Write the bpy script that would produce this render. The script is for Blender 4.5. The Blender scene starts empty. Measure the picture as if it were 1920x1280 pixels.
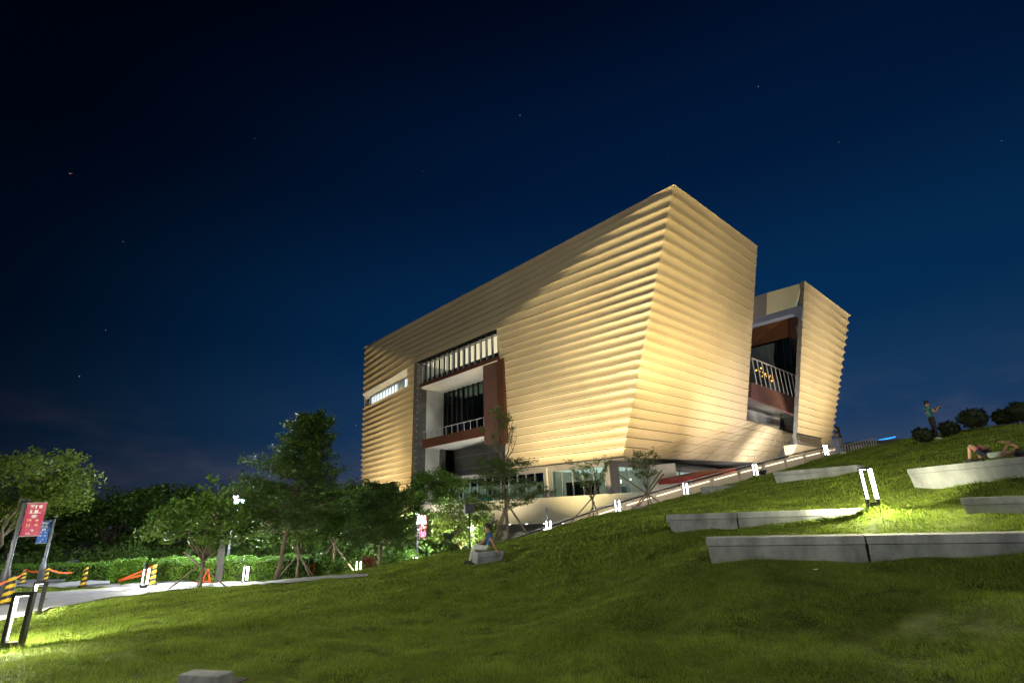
import bpy, math, random
import numpy as np
from mathutils import Vector, Matrix
from math import radians, sin, cos, pi
random.seed(7); rng = np.random.default_rng(7)
sc = bpy.context.scene
col = sc.collection

# ------------------------------------------------------------------ camera
FPX, PX, PY = 955.0, 960.0, 640.0            # lens in pixels of a 1920 wide frame, and its centre
CAM = np.array([0.0, 0.0, 1.6])
_up = np.array([-.0341, .947, .3194]); _up /= np.linalg.norm(_up)
_fw = np.array([0, 0, 1.]) - _up*_up[2]; _fw /= np.linalg.norm(_fw)
_rt = np.cross(_fw, _up)
if _rt[0] < 0: _rt = -_rt
RW = np.stack([_rt, _fw, _up])
cam_data = bpy.data.cameras.new('camera'); cam = bpy.data.objects.new('camera', cam_data); col.objects.link(cam)
r_, u_, f_ = RW @ np.array([1., 0, 0]), RW @ np.array([0, 1., 0]), RW @ np.array([0, 0, 1.])
cam.matrix_world = Matrix(((r_[0], u_[0], -f_[0], CAM[0]), (r_[1], u_[1], -f_[1], CAM[1]), (r_[2], u_[2], -f_[2], CAM[2]), (0, 0, 0, 1)))
cam_data.sensor_fit = 'HORIZONTAL'; cam_data.sensor_width = 36.0; cam_data.lens = FPX/1920*36
cam_data.clip_start = 0.05; cam_data.clip_end = 6000
sc.camera = cam

# ------------------------------------------------------------------ night sky
world = bpy.data.worlds.new('World'); sc.world = world; world.use_nodes = True
nt = world.node_tree; nt.nodes.clear()
def wn(t, **k):
    n = nt.nodes.new(t)
    for a, b in k.items(): setattr(n, a, b)
    return n
L = nt.links.new
tc = wn('ShaderNodeTexCoord'); sep = wn('ShaderNodeSeparateXYZ'); L(tc.outputs['Generated'], sep.inputs[0])
ramp = wn('ShaderNodeValToRGB'); L(sep.outputs['Z'], ramp.inputs[0])
cr = ramp.color_ramp; cr.interpolation = 'EASE'
stops = [(0.0, (.045, .062, .105)), (.07, (.028, .050, .104)), (.15, (.008, .035, .094)), (.33, (.0015, .0215, .073)), (.6, (.0005, .0095, .040)), (.85, (.0003, .0035, .018)), (1, (.0002, .002, .011))]
cr.elements[0].position = 0; cr.elements[0].color = (*stops[0][1], 1)
cr.elements[1].position = 1; cr.elements[1].color = (*stops[-1][1], 1)
for p, c in stops[1:-1]:
    e = cr.elements.new(p); e.color = (*c, 1)
# the sky is darker to the left (west) of the view: a smooth change with the azimuth
dotn = wn('ShaderNodeVectorMath', operation='DOT_PRODUCT'); L(tc.outputs['Generated'], dotn.inputs[0]); dotn.inputs[1].default_value = (sin(radians(24)), cos(radians(24)), .0)
mr = wn('ShaderNodeMapRange', interpolation_type='SMOOTHSTEP'); L(dotn.outputs['Value'], mr.inputs[0])
mr.inputs[1].default_value = 0.20; mr.inputs[2].default_value = 1.0; mr.inputs[3].default_value = 0.12; mr.inputs[4].default_value = 1.12
mul = wn('ShaderNodeMix', data_type='RGBA', blend_type='MULTIPLY'); mul.inputs[0].default_value = 1
L(mr.outputs[0], mul.inputs[7])
# low clouds lit by the town
mp = wn('ShaderNodeMapping'); L(tc.outputs['Generated'], mp.inputs[0]); mp.inputs['Scale'].default_value = (5, 5, 15); mp.inputs['Location'].default_value = (9.3, 2.2, 1.1)
noi = wn('ShaderNodeTexNoise'); L(mp.outputs[0], noi.inputs[0]); noi.inputs['Scale'].default_value = 1.0; noi.inputs['Detail'].default_value = 8; noi.inputs['Roughness'].default_value = .55
cm = wn('ShaderNodeMapRange', interpolation_type='SMOOTHSTEP'); L(noi.outputs[0], cm.inputs[0]); cm.inputs[1].default_value = .46; cm.inputs[2].default_value = .80; cm.inputs[3].default_value = 0; cm.inputs[4].default_value = 1
ch = wn('ShaderNodeMapRange', interpolation_type='SMOOTHSTEP'); L(sep.outputs['Z'], ch.inputs[0]); ch.inputs[1].default_value = .23; ch.inputs[2].default_value = .04; ch.inputs[3].default_value = 0; ch.inputs[4].default_value = .75
cmul = wn('ShaderNodeMath', operation='MULTIPLY'); L(cm.outputs[0], cmul.inputs[0]); L(ch.outputs[0], cmul.inputs[1])
cmix = wn('ShaderNodeMix', data_type='RGBA'); L(cmul.outputs[0], cmix.inputs[0]); L(ramp.outputs[0], cmix.inputs[6]); L(cmix.outputs[2], mul.inputs[6]); cmix.inputs[7].default_value = (.13, .115, .165, 1)
# faint stars
vor = wn('ShaderNodeTexVoronoi', feature='F1'); L(tc.outputs['Generated'], vor.inputs['Vector']); vor.inputs['Scale'].default_value = 34
st = wn('ShaderNodeMapRange'); L(vor.outputs['Distance'], st.inputs[0]); st.inputs[1].default_value = .030; st.inputs[2].default_value = .012; st.inputs[3].default_value = 0; st.inputs[4].default_value = 1
ssel = wn('ShaderNodeMapRange'); sx = wn('ShaderNodeSeparateColor'); L(vor.outputs['Color'], sx.inputs[0]); L(sx.outputs[0], ssel.inputs[0]); ssel.inputs[1].default_value = .72; ssel.inputs[2].default_value = 1; ssel.inputs[3].default_value = 0; ssel.inputs[4].default_value = .45
smul = wn('ShaderNodeMath', operation='MULTIPLY'); L(st.outputs[0], smul.inputs[0]); L(ssel.outputs[0], smul.inputs[1])
sadd = wn('ShaderNodeMix', data_type='RGBA', blend_type='ADD'); L(smul.outputs[0], sadd.inputs[0]); L(mul.outputs[2], sadd.inputs[6]); sadd.inputs[7].default_value = (.75, .85, 1, 1)
bg = wn('ShaderNodeBackground'); L(sadd.outputs[2], bg.inputs[0]); bg.inputs[1].default_value = 1.0
wo = wn('ShaderNodeOutputWorld'); L(bg.outputs[0], wo.inputs[0])

# soft glow of the town behind the camera, as a broad dim sun lamp
sun_data = bpy.data.lights.new('night_glow', 'SUN'); sun = bpy.data.objects.new('night_glow', sun_data); col.objects.link(sun)
sun_data.energy = .9; sun_data.angle = radians(25); sun_data.color = (1.0, .97, .90)
sun.rotation_euler = (radians(58), 0, radians(16))     # low, from behind the camera and a little left

vs = sc.view_settings; vs.view_transform = 'Standard'; vs.look = 'None'; vs.exposure = 0.0; vs.gamma = 1.0; vs.use_curve_mapping = False
sc.render.engine = 'CYCLES'; sc.cycles.max_bounces = 6; sc.cycles.diffuse_bounces = 3; sc.cycles.glossy_bounces = 3
sc.cycles.transmission_bounces = 4; sc.cycles.transparent_max_bounces = 8; sc.cycles.sample_clamp_indirect = 4.0
sc.cycles.use_denoising = True; sc.cycles.caustics_reflective = False; sc.cycles.caustics_refractive = False

# ------------------------------------------------------------------ survey helpers: where a sight line of the photograph meets a distance, a height or a plane
def ray(px, py): return RW @ np.array([(px-PX)/FPX, -(py-PY)/FPX, 1.])
def atz(px, py, z):
    d = ray(px, py); return CAM + d*((z-CAM[2])/d[2])
def atw(px, py, w): return CAM + ray(px, py)*w
def aty(px, py, y):
    d = ray(px, py); return CAM + d*(y/d[1])
def plane(px, py, p, n):
    d = ray(px, py); p = np.asarray(p, float); n = np.asarray(n, float)
    return CAM + d*(((p-CAM)@n)/(d@n))
def proj(P):
    c = RW.T@(np.asarray(P, float)-CAM); return PX+FPX*c[0]/c[2], PY-FPX*c[1]/c[2]

# ------------------------------------------------------------------ objects
def tag(o, label=None, cat=None, group=None, kind=None):
    if label: o['label'] = label
    if cat: o['category'] = cat
    if group: o['group'] = group
    if kind: o['kind'] = kind
    return o
def empty(name, loc=(0, 0, 0), rz=0, label=None, cat=None, group=None):
    o = bpy.data.objects.new(name, None); col.objects.link(o); o.location = loc; o.rotation_euler = (0, 0, rz)
    o.empty_display_size = .2
    return tag(o, label, cat, group)
def copy_tree(o, parent=None):
    c = o.copy(); col.objects.link(c)
    if parent is not None: c.parent = parent
    for ch in list(o.children): copy_tree(ch, c)
    return c
def link(name, me, mats, parent=None):
    o = bpy.data.objects.new(name, me); col.objects.link(o)
    for m in (mats if isinstance(mats, (list, tuple)) else [mats]): me.materials.append(m)
    if parent is not None: o.parent = parent
    return o
class MB:
    def __init__(s): s.v = []; s.f = []; s.mi = []; s.m = 0
    def quad(s, a, b, c, d):
        i = len(s.v); s.v += [tuple(a), tuple(b), tuple(c), tuple(d)]; s.f.append((i, i+1, i+2, i+3)); s.mi.append(s.m)
    def poly(s, pts):
        i = len(s.v); s.v += [tuple(p) for p in pts]; s.f.append(tuple(range(i, i+len(pts)))); s.mi.append(s.m)
    def hexa(s, p):       # 8 points: bottom 4 (ccw), top 4
        i = len(s.v); s.v += [tuple(q) for q in p]
        for f in ((0, 3, 2, 1), (4, 5, 6, 7), (0, 1, 5, 4), (1, 2, 6, 5), (2, 3, 7, 6), (3, 0, 4, 7)):
            s.f.append(tuple(i+k for k in f)); s.mi.append(s.m)
    def box(s, c, size, rz=0, bev=0):
        x, y, z = [q/2 for q in size]; ca, sa = cos(rz), sin(rz); p = []
        for zz in (-z, z):
            for xx, yy in ((-x, -y), (x, -y), (x, y), (-x, y)):
                p.append((c[0]+xx*ca-yy*sa, c[1]+xx*sa+yy*ca, c[2]+zz))
        s.hexa(p)
    def bar(s, a, b, w, h, up=(0, 0, 1)):   # a rectangular bar from a to b
        a = np.asarray(a, float); b = np.asarray(b, float); d = b-a; d /= np.linalg.norm(d)
        sd = np.cross(d, up); sd = sd/np.linalg.norm(sd)*w/2; upv = np.cross(sd, d); upv = upv/np.linalg.norm(upv)*h/2
        s.hexa([a-sd-upv, a+sd-upv, b+sd-upv, b-sd-upv, a-sd+upv, a+sd+upv, b+sd+upv, b-sd+upv])
    def tube(s, pts, rad, n=6, cap=True):
        pts = [np.asarray(p, float) for p in pts]
        if not hasattr(rad, '__len__'): rad = [rad]*len(pts)
        i0 = len(s.v); ref = None
        for k, p in enumerate(pts):
            d = pts[min(k+1, len(pts)-1)]-pts[max(k-1, 0)]; d = d/(np.linalg.norm(d)+1e-9)
            if ref is None: ref = np.array([1., 0, 0]) if abs(d[0]) < .8 else np.array([0, 1., 0])
            a = ref-d*(ref@d); a /= np.linalg.norm(a); b = np.cross(d, a); ref = a
            for j in range(n):
                t = 2*pi*j/n; s.v.append(tuple(p+(a*cos(t)+b*sin(t))*rad[k]))
        for k in range(len(pts)-1):
            for j in range(n):
                s.f.append((i0+k*n+j, i0+k*n+(j+1) % n, i0+(k+1)*n+(j+1) % n, i0+(k+1)*n+j)); s.mi.append(s.m)
        if cap:
            s.f.append(tuple(i0+j for j in range(n-1, -1, -1))); s.mi.append(s.m)
            s.f.append(tuple(i0+(len(pts)-1)*n+j for j in range(n))); s.mi.append(s.m)
    def ball(s, c, r, nu=10, nv=6):
        r = np.broadcast_to(np.asarray(r, float), 3); i0 = len(s.v)
        for a in range(nv+1):
            th = pi*a/nv
            for b in range(nu):
                ph = 2*pi*b/nu; s.v.append((c[0]+r[0]*sin(th)*cos(ph), c[1]+r[1]*sin(th)*sin(ph), c[2]+r[2]*cos(th)))
        for a in range(nv):
            for b in range(nu):
                s.f.append((i0+a*nu+b, i0+(a+1)*nu+b, i0+(a+1)*nu+(b+1) % nu, i0+a*nu+(b+1) % nu)); s.mi.append(s.m)
    def mesh(s, name, smooth=False):
        me = bpy.data.meshes.new(name); me.from_pydata([tuple(map(float, v)) for v in s.v], [], s.f); me.update()
        if any(s.mi): me.polygons.foreach_set('material_index', s.mi)
        if smooth: me.shade_smooth()
        return me
    def build(s, name, mats, parent=None, smooth=False, bevel=0):
        me = s.mesh(name, smooth)
        if bevel:
            import bmesh
            bm = bmesh.new(); bm.from_mesh(me); bmesh.ops.bevel(bm, geom=list(bm.edges), offset=bevel, segments=2, affect='EDGES', profile=.6); bm.to_mesh(me); bm.free()
        return link(name, me, mats, parent)
def np_mesh(name, V, F4):
    me = bpy.data.meshes.new(name); V = np.asarray(V, np.float32); F4 = np.asarray(F4, np.int32); k = F4.shape[1]
    me.vertices.add(len(V)); me.vertices.foreach_set('co', V.ravel())
    me.loops.add(F4.size); me.loops.foreach_set('vertex_index', F4.ravel())
    me.polygons.add(len(F4)); me.polygons.foreach_set('loop_start', np.arange(0, F4.size, k, dtype=np.int32))
    me.polygons.foreach_set('loop_total', np.full(len(F4), k, np.int32)); me.update(calc_edges=True); me.validate()
    return me

# ------------------------------------------------------------------ materials
def mat(name, base, rough=.6, metal=0, noise=None, bump=0, bscale=30, spec=.5, emis=None, es=0, coord='Object', stretch=(1, 1, 1), trans=0):
    m = bpy.data.materials.new(name); m.use_nodes = True; t = m.node_tree; b = t.nodes['Principled BSDF']
    b.inputs['Base Color'].default_value = (*base, 1); b.inputs['Roughness'].default_value = rough; b.inputs['Metallic'].default_value = metal
    b.inputs['Specular IOR Level'].default_value = spec
    if emis: b.inputs['Emission Color'].default_value = (*emis, 1); b.inputs['Emission Strength'].default_value = es
    if trans: b.inputs['Transmission Weight'].default_value = trans
    if noise or bump:
        tcn = t.nodes.new('ShaderNodeTexCoord'); mpn = t.nodes.new('ShaderNodeMapping'); mpn.inputs['Scale'].default_value = stretch
        t.links.new(tcn.outputs[coord], mpn.inputs[0])
    if noise:   # (scale, colour2, contrast lo, hi)
        n = t.nodes.new('ShaderNodeTexNoise'); n.inputs['Scale'].default_value = noise[0]; n.inputs['Detail'].default_value = 6; n.inputs['Roughness'].default_value = .6
        t.links.new(mpn.outputs[0], n.inputs[0])
        r = t.nodes.new('ShaderNodeMapRange'); r.inputs[1].default_value = noise[2]; r.inputs[2].default_value = noise[3]; t.links.new(n.outputs[0], r.inputs[0])
        x = t.nodes.new('ShaderNodeMix'); x.data_type = 'RGBA'; x.inputs[6].default_value = (*base, 1); x.inputs[7].default_value = (*noise[1], 1)
        t.links.new(r.outputs[0], x.inputs[0]); t.links.new(x.outputs[2], b.inputs['Base Color'])
    if bump:
        n = t.nodes.new('ShaderNodeTexNoise'); n.inputs['Scale'].default_value = bscale; n.inputs['Detail'].default_value = 4
        t.links.new(mpn.outputs[0], n.inputs[0]); bp = t.nodes.new('ShaderNodeBump'); bp.inputs['Strength'].default_value = bump; bp.inputs['Distance'].default_value = .05
        t.links.new(n.outputs[0], bp.inputs['Height']); t.links.new(bp.outputs[0], b.inputs['Normal'])
    return m
def leaf_mat(name, c1, c2, scale=1.2, rough=.5):
    m = bpy.data.materials.new(name); m.use_nodes = True; t = m.node_tree; b = t.nodes['Principled BSDF']; out = t.nodes['Material Output']
    g = t.nodes.new('ShaderNodeNewGeometry'); tcn = t.nodes.new('ShaderNodeTexCoord')
    n = t.nodes.new('ShaderNodeTexNoise'); n.inputs['Scale'].default_value = scale; n.inputs['Detail'].default_value = 3; t.links.new(tcn.outputs['Object'], n.inputs[0])
    ad = t.nodes.new('ShaderNodeMath'); ad.operation = 'MULTIPLY_ADD'; t.links.new(g.outputs['Random Per Island'], ad.inputs[0]); ad.inputs[1].default_value = .6; t.links.new(n.outputs[0], ad.inputs[2])
    r = t.nodes.new('ShaderNodeMapRange'); r.inputs[1].default_value = .35; r.inputs[2].default_value = 1.1; t.links.new(ad.outputs[0], r.inputs[0])
    x = t.nodes.new('ShaderNodeMix'); x.data_type = 'RGBA'; x.inputs[6].default_value = (*c1, 1); x.inputs[7].default_value = (*c2, 1); t.links.new(r.outputs[0], x.inputs[0])
    t.links.new(x.outputs[2], b.inputs['Base Color']); b.inputs['Roughness'].default_value = rough; b.inputs['Specular IOR Level'].default_value = .3
    tr = t.nodes.new('ShaderNodeBsdfTranslucent'); t.links.new(x.outputs[2], tr.inputs[0])
    mx = t.nodes.new('ShaderNodeMixShader'); mx.inputs[0].default_value = .3; t.links.new(b.outputs[0], mx.inputs[1]); t.links.new(tr.outputs[0], mx.inputs[2]); t.links.new(mx.outputs[0], out.inputs[0])
    return m
def glass_mat(name, tint, refl=.12, clear=.6, rough=.03):
    m = bpy.data.materials.new(name); m.use_nodes = True; t = m.node_tree; t.nodes.remove(t.nodes['Principled BSDF']); out = t.nodes['Material Output']
    tr = t.nodes.new('ShaderNodeBsdfTransparent'); tr.inputs[0].default_value = (*tint, 1)
    gl = t.nodes.new('ShaderNodeBsdfGlossy'); gl.inputs['Roughness'].default_value = rough; gl.inputs[0].default_value = (.9, .95, 1, 1)
    lw = t.nodes.new('ShaderNodeLayerWeight'); lw.inputs[0].default_value = .5; pw_ = t.nodes.new('ShaderNodeMath'); pw_.operation = 'POWER'; pw_.inputs[1].default_value = 3; t.links.new(lw.outputs['Facing'], pw_.inputs[0])
    fr = t.nodes.new('ShaderNodeMath'); fr.operation = 'MULTIPLY_ADD'; fr.inputs[1].default_value = .6; fr.inputs[2].default_value = refl*.35; t.links.new(pw_.outputs[0], fr.inputs[0])
    mx = t.nodes.new('ShaderNodeMixShader'); t.links.new(fr.outputs[0], mx.inputs[0]); t.links.new(tr.outputs[0], mx.inputs[1]); t.links.new(gl.outputs[0], mx.inputs[2]); t.links.new(mx.outputs[0], out.inputs[0])
    return m
def emit(name, c, s): return mat(name, (.02, .02, .02), emis=c, es=s)

M = {}
def gold_material():
    m = bpy.data.materials.new('champagne_aluminium'); m.use_nodes = True; t = m.node_tree; b = t.nodes['Principled BSDF']
    tcn = t.nodes.new('ShaderNodeTexCoord'); mpn = t.nodes.new('ShaderNodeMapping'); mpn.inputs['Scale'].default_value = (2.2, 2.2, .25); t.links.new(tcn.outputs['Object'], mpn.inputs[0])
    n = t.nodes.new('ShaderNodeTexNoise'); n.inputs['Scale'].default_value = 2.2; n.inputs['Detail'].default_value = 5; n.inputs['Roughness'].default_value = .7; t.links.new(mpn.outputs[0], n.inputs[0])
    n2 = t.nodes.new('ShaderNodeTexNoise'); n2.inputs['Scale'].default_value = .16; n2.inputs['Detail'].default_value = 3; t.links.new(tcn.outputs['Object'], n2.inputs[0])
    x = t.nodes.new('ShaderNodeMix'); x.data_type = 'RGBA'; x.inputs[6].default_value = (.54, .435, .262, 1); x.inputs[7].default_value = (.68, .555, .35, 1); t.links.new(n.outputs[0], x.inputs[0])
    x2 = t.nodes.new('ShaderNodeMix'); x2.data_type = 'RGBA'; x2.blend_type = 'MULTIPLY'; r = t.nodes.new('ShaderNodeMapRange'); r.inputs[1].default_value = .35; r.inputs[2].default_value = .7; r.inputs[3].default_value = .85; r.inputs[4].default_value = 1.05
    t.links.new(n2.outputs[0], r.inputs[0]); x2.inputs[0].default_value = 1; t.links.new(x.outputs[2], x2.inputs[6]); t.links.new(r.outputs[0], x2.inputs[7]); t.links.new(x2.outputs[2], b.inputs['Base Color'])
    b.inputs['Metallic'].default_value = .25; b.inputs['Roughness'].default_value = .42; b.inputs['Specular IOR Level'].default_value = .4
    bp = t.nodes.new('ShaderNodeBump'); bp.inputs['Strength'].default_value = .35; bp.inputs['Distance'].default_value = .02; t.links.new(n.outputs[0], bp.inputs['Height']); t.links.new(bp.outputs[0], b.inputs['Normal'])
    return m
M['gold'] = gold_material()
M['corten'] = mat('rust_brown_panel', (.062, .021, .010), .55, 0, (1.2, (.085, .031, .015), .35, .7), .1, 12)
M['white'] = mat('white_render', (.62, .61, .57), .8, 0, (.8, (.50, .49, .46), .4, .75), .05, 6)
M['grey'] = mat('grey_cladding', (.17, .165, .16), .7, 0, (.7, (.23, .22, .21), .35, .7), .05, 5)
M['darkgrey'] = mat('dark_concrete', (.07, .068, .062), .8, 0, (1.5, (.12, .115, .1), .4, .7), .2, 8)
M['podium'] = mat('cream_concrete', (.50, .47, .36), .8, 0, (.6, (.42, .40, .31), .35, .75), .05, 4, stretch=(1, 1, .25))
M['concrete'] = mat('bench_concrete', (.36, .38, .40), .85, 0, (1.7, (.17, .185, .195), .40, .66), .35, 30, stretch=(1, 1, .5))
M['path'] = mat('pale_paving', (.36, .37, .39), .8, 0, (1.1, (.27, .28, .30), .4, .7), .2, 25)
M['frame'] = mat('dark_metal', (.03, .03, .032), .45, .6, None, .05, 40)
M['pole'] = mat('grey_painted_steel', (.17, .185, .20), .4, .4, (3, (.13, .14, .155), .4, .7))
M['steel'] = mat('pale_steel', (.6, .6, .58), .35, .5, (4, (.5, .5, .5), .4, .7))
M['mullion'] = mat('silver_mullion', (.40, .42, .42), .4, .5, (3, (.32, .34, .34), .4, .7))
M['glass'] = glass_mat('window_glass', (.80, .88, .88))
M['darkglass'] = glass_mat('dark_window_glass', (.45, .55, .58))
M['bark'] = mat('bark', (.16, .125, .085), .9, 0, (6, (.08, .06, .04), .4, .7), .6, 25, stretch=(1, 1, .3))
M['stake'] = mat('timber_stake', (.20, .16, .12), .85, 0, (5, (.12, .09, .07), .4, .7), .3, 20)
M['leaf_dark'] = leaf_mat('dark_foliage', (.032, .078, .013), (.095, .17, .032))
M['leaf_mid'] = leaf_mat('green_foliage', (.042, .105, .014), (.12, .21, .030))
M['leaf_light'] = leaf_mat('yellow_green_foliage', (.055, .105, .012), (.13, .18, .028))
M['leaf_hedge'] = leaf_mat('hedge_foliage', (.07, .17, .018), (.18, .34, .05), 2)
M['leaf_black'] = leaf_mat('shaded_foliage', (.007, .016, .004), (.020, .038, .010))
M['flower'] = leaf_mat('reddish_foliage', (.10, .03, .02), (.22, .06, .03))
M['red'] = mat('red_panel', (.16, .016, .01), .5, 0, (2, (.12, .012, .01), .4, .7))
M['orange'] = mat('orange_plastic', (.85, .14, .03), .5, 0, (5, (.7, .1, .02), .4, .7))
M['yellow'] = mat('yellow_plastic', (.75, .50, .02), .5, 0, (5, (.6, .4, .02), .4, .7))
M['black'] = mat('black_plastic', (.012, .012, .012), .5, 0, (5, (.03, .03, .03), .4, .7))
M['led'] = emit('warm_led', (1, .80, .58), 3.5)
M['led_white'] = emit('white_led', (.95, .97, 1), 9)
M['lamp'] = emit('lamp_glare', (.85, .93, 1), 60)
M['room_warm'] = emit('lit_ceiling', (1, .74, .48), 1.5)
M['room_white'] = emit('lit_white_ceiling', (.85, .92, 1), 3.0)
M['wall_in'] = mat('interior_wall', (.60, .56, .47), .8, 0, (1, (.5, .46, .38), .4, .7))
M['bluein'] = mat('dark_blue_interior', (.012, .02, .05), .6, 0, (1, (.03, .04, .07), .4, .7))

# ------------------------------------------------------------------ terrain: a hill rising to the right, surveyed from lamp and bench feet
_cp = []
def cpz(x, y, z): _cp.append((x, y, z))
def cpw(px, py, w):
    p = atw(px, py, w); _cp.append(tuple(p))
for p in [(0, 0, 0), (-7.65, 8.6, -.31), (-13.5, 15.6, -.70), (-17.6, 25.95, -1.26), (-14.1, 28.4, -1.42), (-11.7, 39.9, -2.35), (-9.3, 46.5, -2.6),
          (1.8, 33.1, .27), (6.65, 35.6, 1.23), (11.1, 35.3, 2.18), (16.15, 35.7, 3.26), (23.3, 39.2, 4.58), (8.62, 13.08, 1.77), (18.6, 22.9, 4.11), (20.3, 33.5, 4.4),
          (-5.6, 38, -1.25), (-3.2, 4.6, -.42), (6, -6, .6), (-8, -6, -.7), (14, 0, 2.0), (28, 10, 4.2), (27, 24, 4.8), (34, 36, 5.2), (20, 12, 3.4),
          (-30, 10, -1.2), (-30, 28, -1.4), (-26, 36, -1.6), (-20, 33, -1.5), (-40, 45, -2), (-20, 48, -2.3), (-50, 15, -1.5), (-14, 60, -2.6), (-40, 70, -2.6), (-8, 55, -2.6), (-20, 90, -2.6), (-60, 90, -2.6),
          (45, 10, 5), (45, 40, 5.2), (20, -10, 2)]: cpz(*p)
for a in [(902, 1053, 16.4), (945, 1042, 16.9), (1328, 1047, 9.9), (1680, 1056, 8.8), (1250, 993, 14.0), (1600, 984, 12.6), (1690, 972, 12.9), (1806, 974, 10.7), (1920, 970, 9.9), (1706, 905, 15.0), (1925, 890, 11.3),
          (1451, 907, 20.5), (1600, 891, 17.8), (1314, 929, 26.5), (1185, 962, 30), (1640, 846, 25), (1700, 825, 24), (1850, 801, 23), (1920, 796, 22.5),
          (954, 1014, 27), (1113, 967, 30), (1216, 945, 31), (1000, 1280, 5.6), (1500, 1280, 5.2), (1850, 1280, 4.6), (500, 1280, 6.1), (700, 1180, 9.8), (1100, 1120, 11.5)]: cpw(*a)
CPT = np.array(_cp)
def _tps(r2): return .5*r2*np.log(r2+1e-9)
def _fit(P, lam):
    n = len(P); X = P[:, :2]; r2 = ((X[:, None]-X[None])**2).sum(2); K = _tps(r2)+lam*np.eye(n)
    Q = np.c_[np.ones(n), X]; A = np.block([[K, Q], [Q.T, np.zeros((3, 3))]]); return np.linalg.solve(A, np.r_[P[:, 2], 0, 0, 0])
TW = _fit(CPT, 1.5)
BACK = np.array([(-12, 62), (-9.5, 52), (-7.5, 44), (-4.5, 38.2), (1.8, 34.8), (6.7, 36.6), (11.1, 36.6), (16.2, 37.2), (23.5, 41), (30, 45), (70, 60)])
def _gn(x, y):
    return .042*(np.sin(x*1.9+1.3*np.sin(y*.9))*np.cos(y*1.4+.8*np.sin(x*.7))) + .028*np.sin(x*4.1+y*1.7+2*np.sin(y*.6))*np.sin(y*3.1-x*.8) + .05*np.sin(x*.55+y*.3)*np.sin(y*.42-x*.21)
def H(x, y):
    x = np.asarray(x, float); y = np.asarray(y, float); sh = x.shape; X = np.c_[x.ravel(), y.ravel()]; z = np.empty(len(X))
    for i in range(0, len(X), 20000):
        Xi = X[i:i+20000]; r2 = ((Xi[:, None]-CPT[None, :, :2])**2).sum(2)
        z[i:i+20000] = _tps(r2)@TW[:-3]+TW[-3]+Xi@TW[-2:]
    z = z.reshape(sh); z = np.clip(z, -2.7, 5.6)
    z = z+_gn(x, y)
    yb = np.interp(x, BACK[:, 0], BACK[:, 1], left=400, right=70)
    t = np.clip((y-yb-.3)/1.6, 0, 1); t = t*t*(3-2*t)
    return z*(1-t)+(-2.8)*t
def Hs(x, y): return float(H(np.array([x]), np.array([y]))[0])
def gnd(px, py, w0=3.5, w1=90):
    d = ray(px, py); w = np.geomspace(w0, w1, 500); P = CAM+w[:, None]*d; g = P[:, 2]-H(P[:, 0], P[:, 1])
    i = np.argmax(g < 0)
    if g[i] >= 0: return CAM+d*w1
    a = g[i-1]/(g[i-1]-g[i]); w_ = w[i-1]+(w[i]-w[i-1])*a; return CAM+d*w_

m = bpy.data.materials.new('mown_grass'); m.use_nodes = True; t = m.node_tree; b = t.nodes['Principled BSDF']
tcn = t.nodes.new('ShaderNodeTexCoord')
n1 = t.nodes.new('ShaderNodeTexNoise'); n1.inputs['Scale'].default_value = 1.1; n1.inputs['Detail'].default_value = 8; n1.inputs['Roughness'].default_value = .65
n2 = t.nodes.new('ShaderNodeTexNoise'); n2.inputs['Scale'].default_value = 22; n2.inputs['Detail'].default_value = 6; n2.inputs['Roughness'].default_value = .7
for n in (n1, n2): t.links.new(tcn.outputs['Object'], n.inputs[0])
ad = t.nodes.new('ShaderNodeMath'); ad.operation = 'MULTIPLY_ADD'; t.links.new(n2.outputs[0], ad.inputs[0]); ad.inputs[1].default_value = .7; t.links.new(n1.outputs[0], ad.inputs[2])
rp = t.nodes.new('ShaderNodeValToRGB'); t.links.new(ad.outputs[0], rp.inputs[0])
rp.color_ramp.elements[0].position = .62; rp.color_ramp.elements[0].color = (.028, .048, .008, 1); rp.color_ramp.elements[1].position = 1.0; rp.color_ramp.elements[1].color = (.135, .18, .030, 1)
t.links.new(rp.outputs[0], b.inputs['Base Color']); b.inputs['Roughness'].default_value = .9; b.inputs['Specular IOR Level'].default_value = .1
bp = t.nodes.new('ShaderNodeBump'); bp.inputs['Strength'].default_value = .9; bp.inputs['Distance'].default_value = .06; t.links.new(ad.outputs[0], bp.inputs['Height']); t.links.new(bp.outputs[0], b.inputs['Normal'])
M['grass'] = m
def grid_mesh(name, xs, ys, zoff=0):
    X, Y = np.meshgrid(xs, ys); Z = H(X, Y)+zoff; V = np.stack([X.ravel(), Y.ravel(), Z.ravel()], 1); nx = len(xs)
    i = (np.arange(len(ys)-1)[:, None]*nx+np.arange(nx-1)[None]).ravel(); return np_mesh(name, V, np.stack([i, i+1, i+1+nx, i+nx], 1))
xs = np.concatenate([np.arange(-70, -24, 1.0), np.arange(-24, 30, .16), np.arange(30, 75, 1.0)]); ys = np.concatenate([np.arange(-14, 2, .5), np.arange(2, 48, .16), np.arange(48, 130, 1.5)])
me = grid_mesh('lawn', xs, ys); me.shade_smooth(); lawn = link('lawn', me, M['grass']); tag(lawn, kind='structure')
g = MB(); g.quad((-1500, -600, -2.95), (1500, -600, -2.95), (1500, 2500, -2.95), (-1500, 2500, -2.95))
tag(g.build('ground', mat('dark_ground', (.03, .035, .02), .9, 0, (.05, (.05, .05, .04), .4, .7))), kind='structure')

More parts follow.
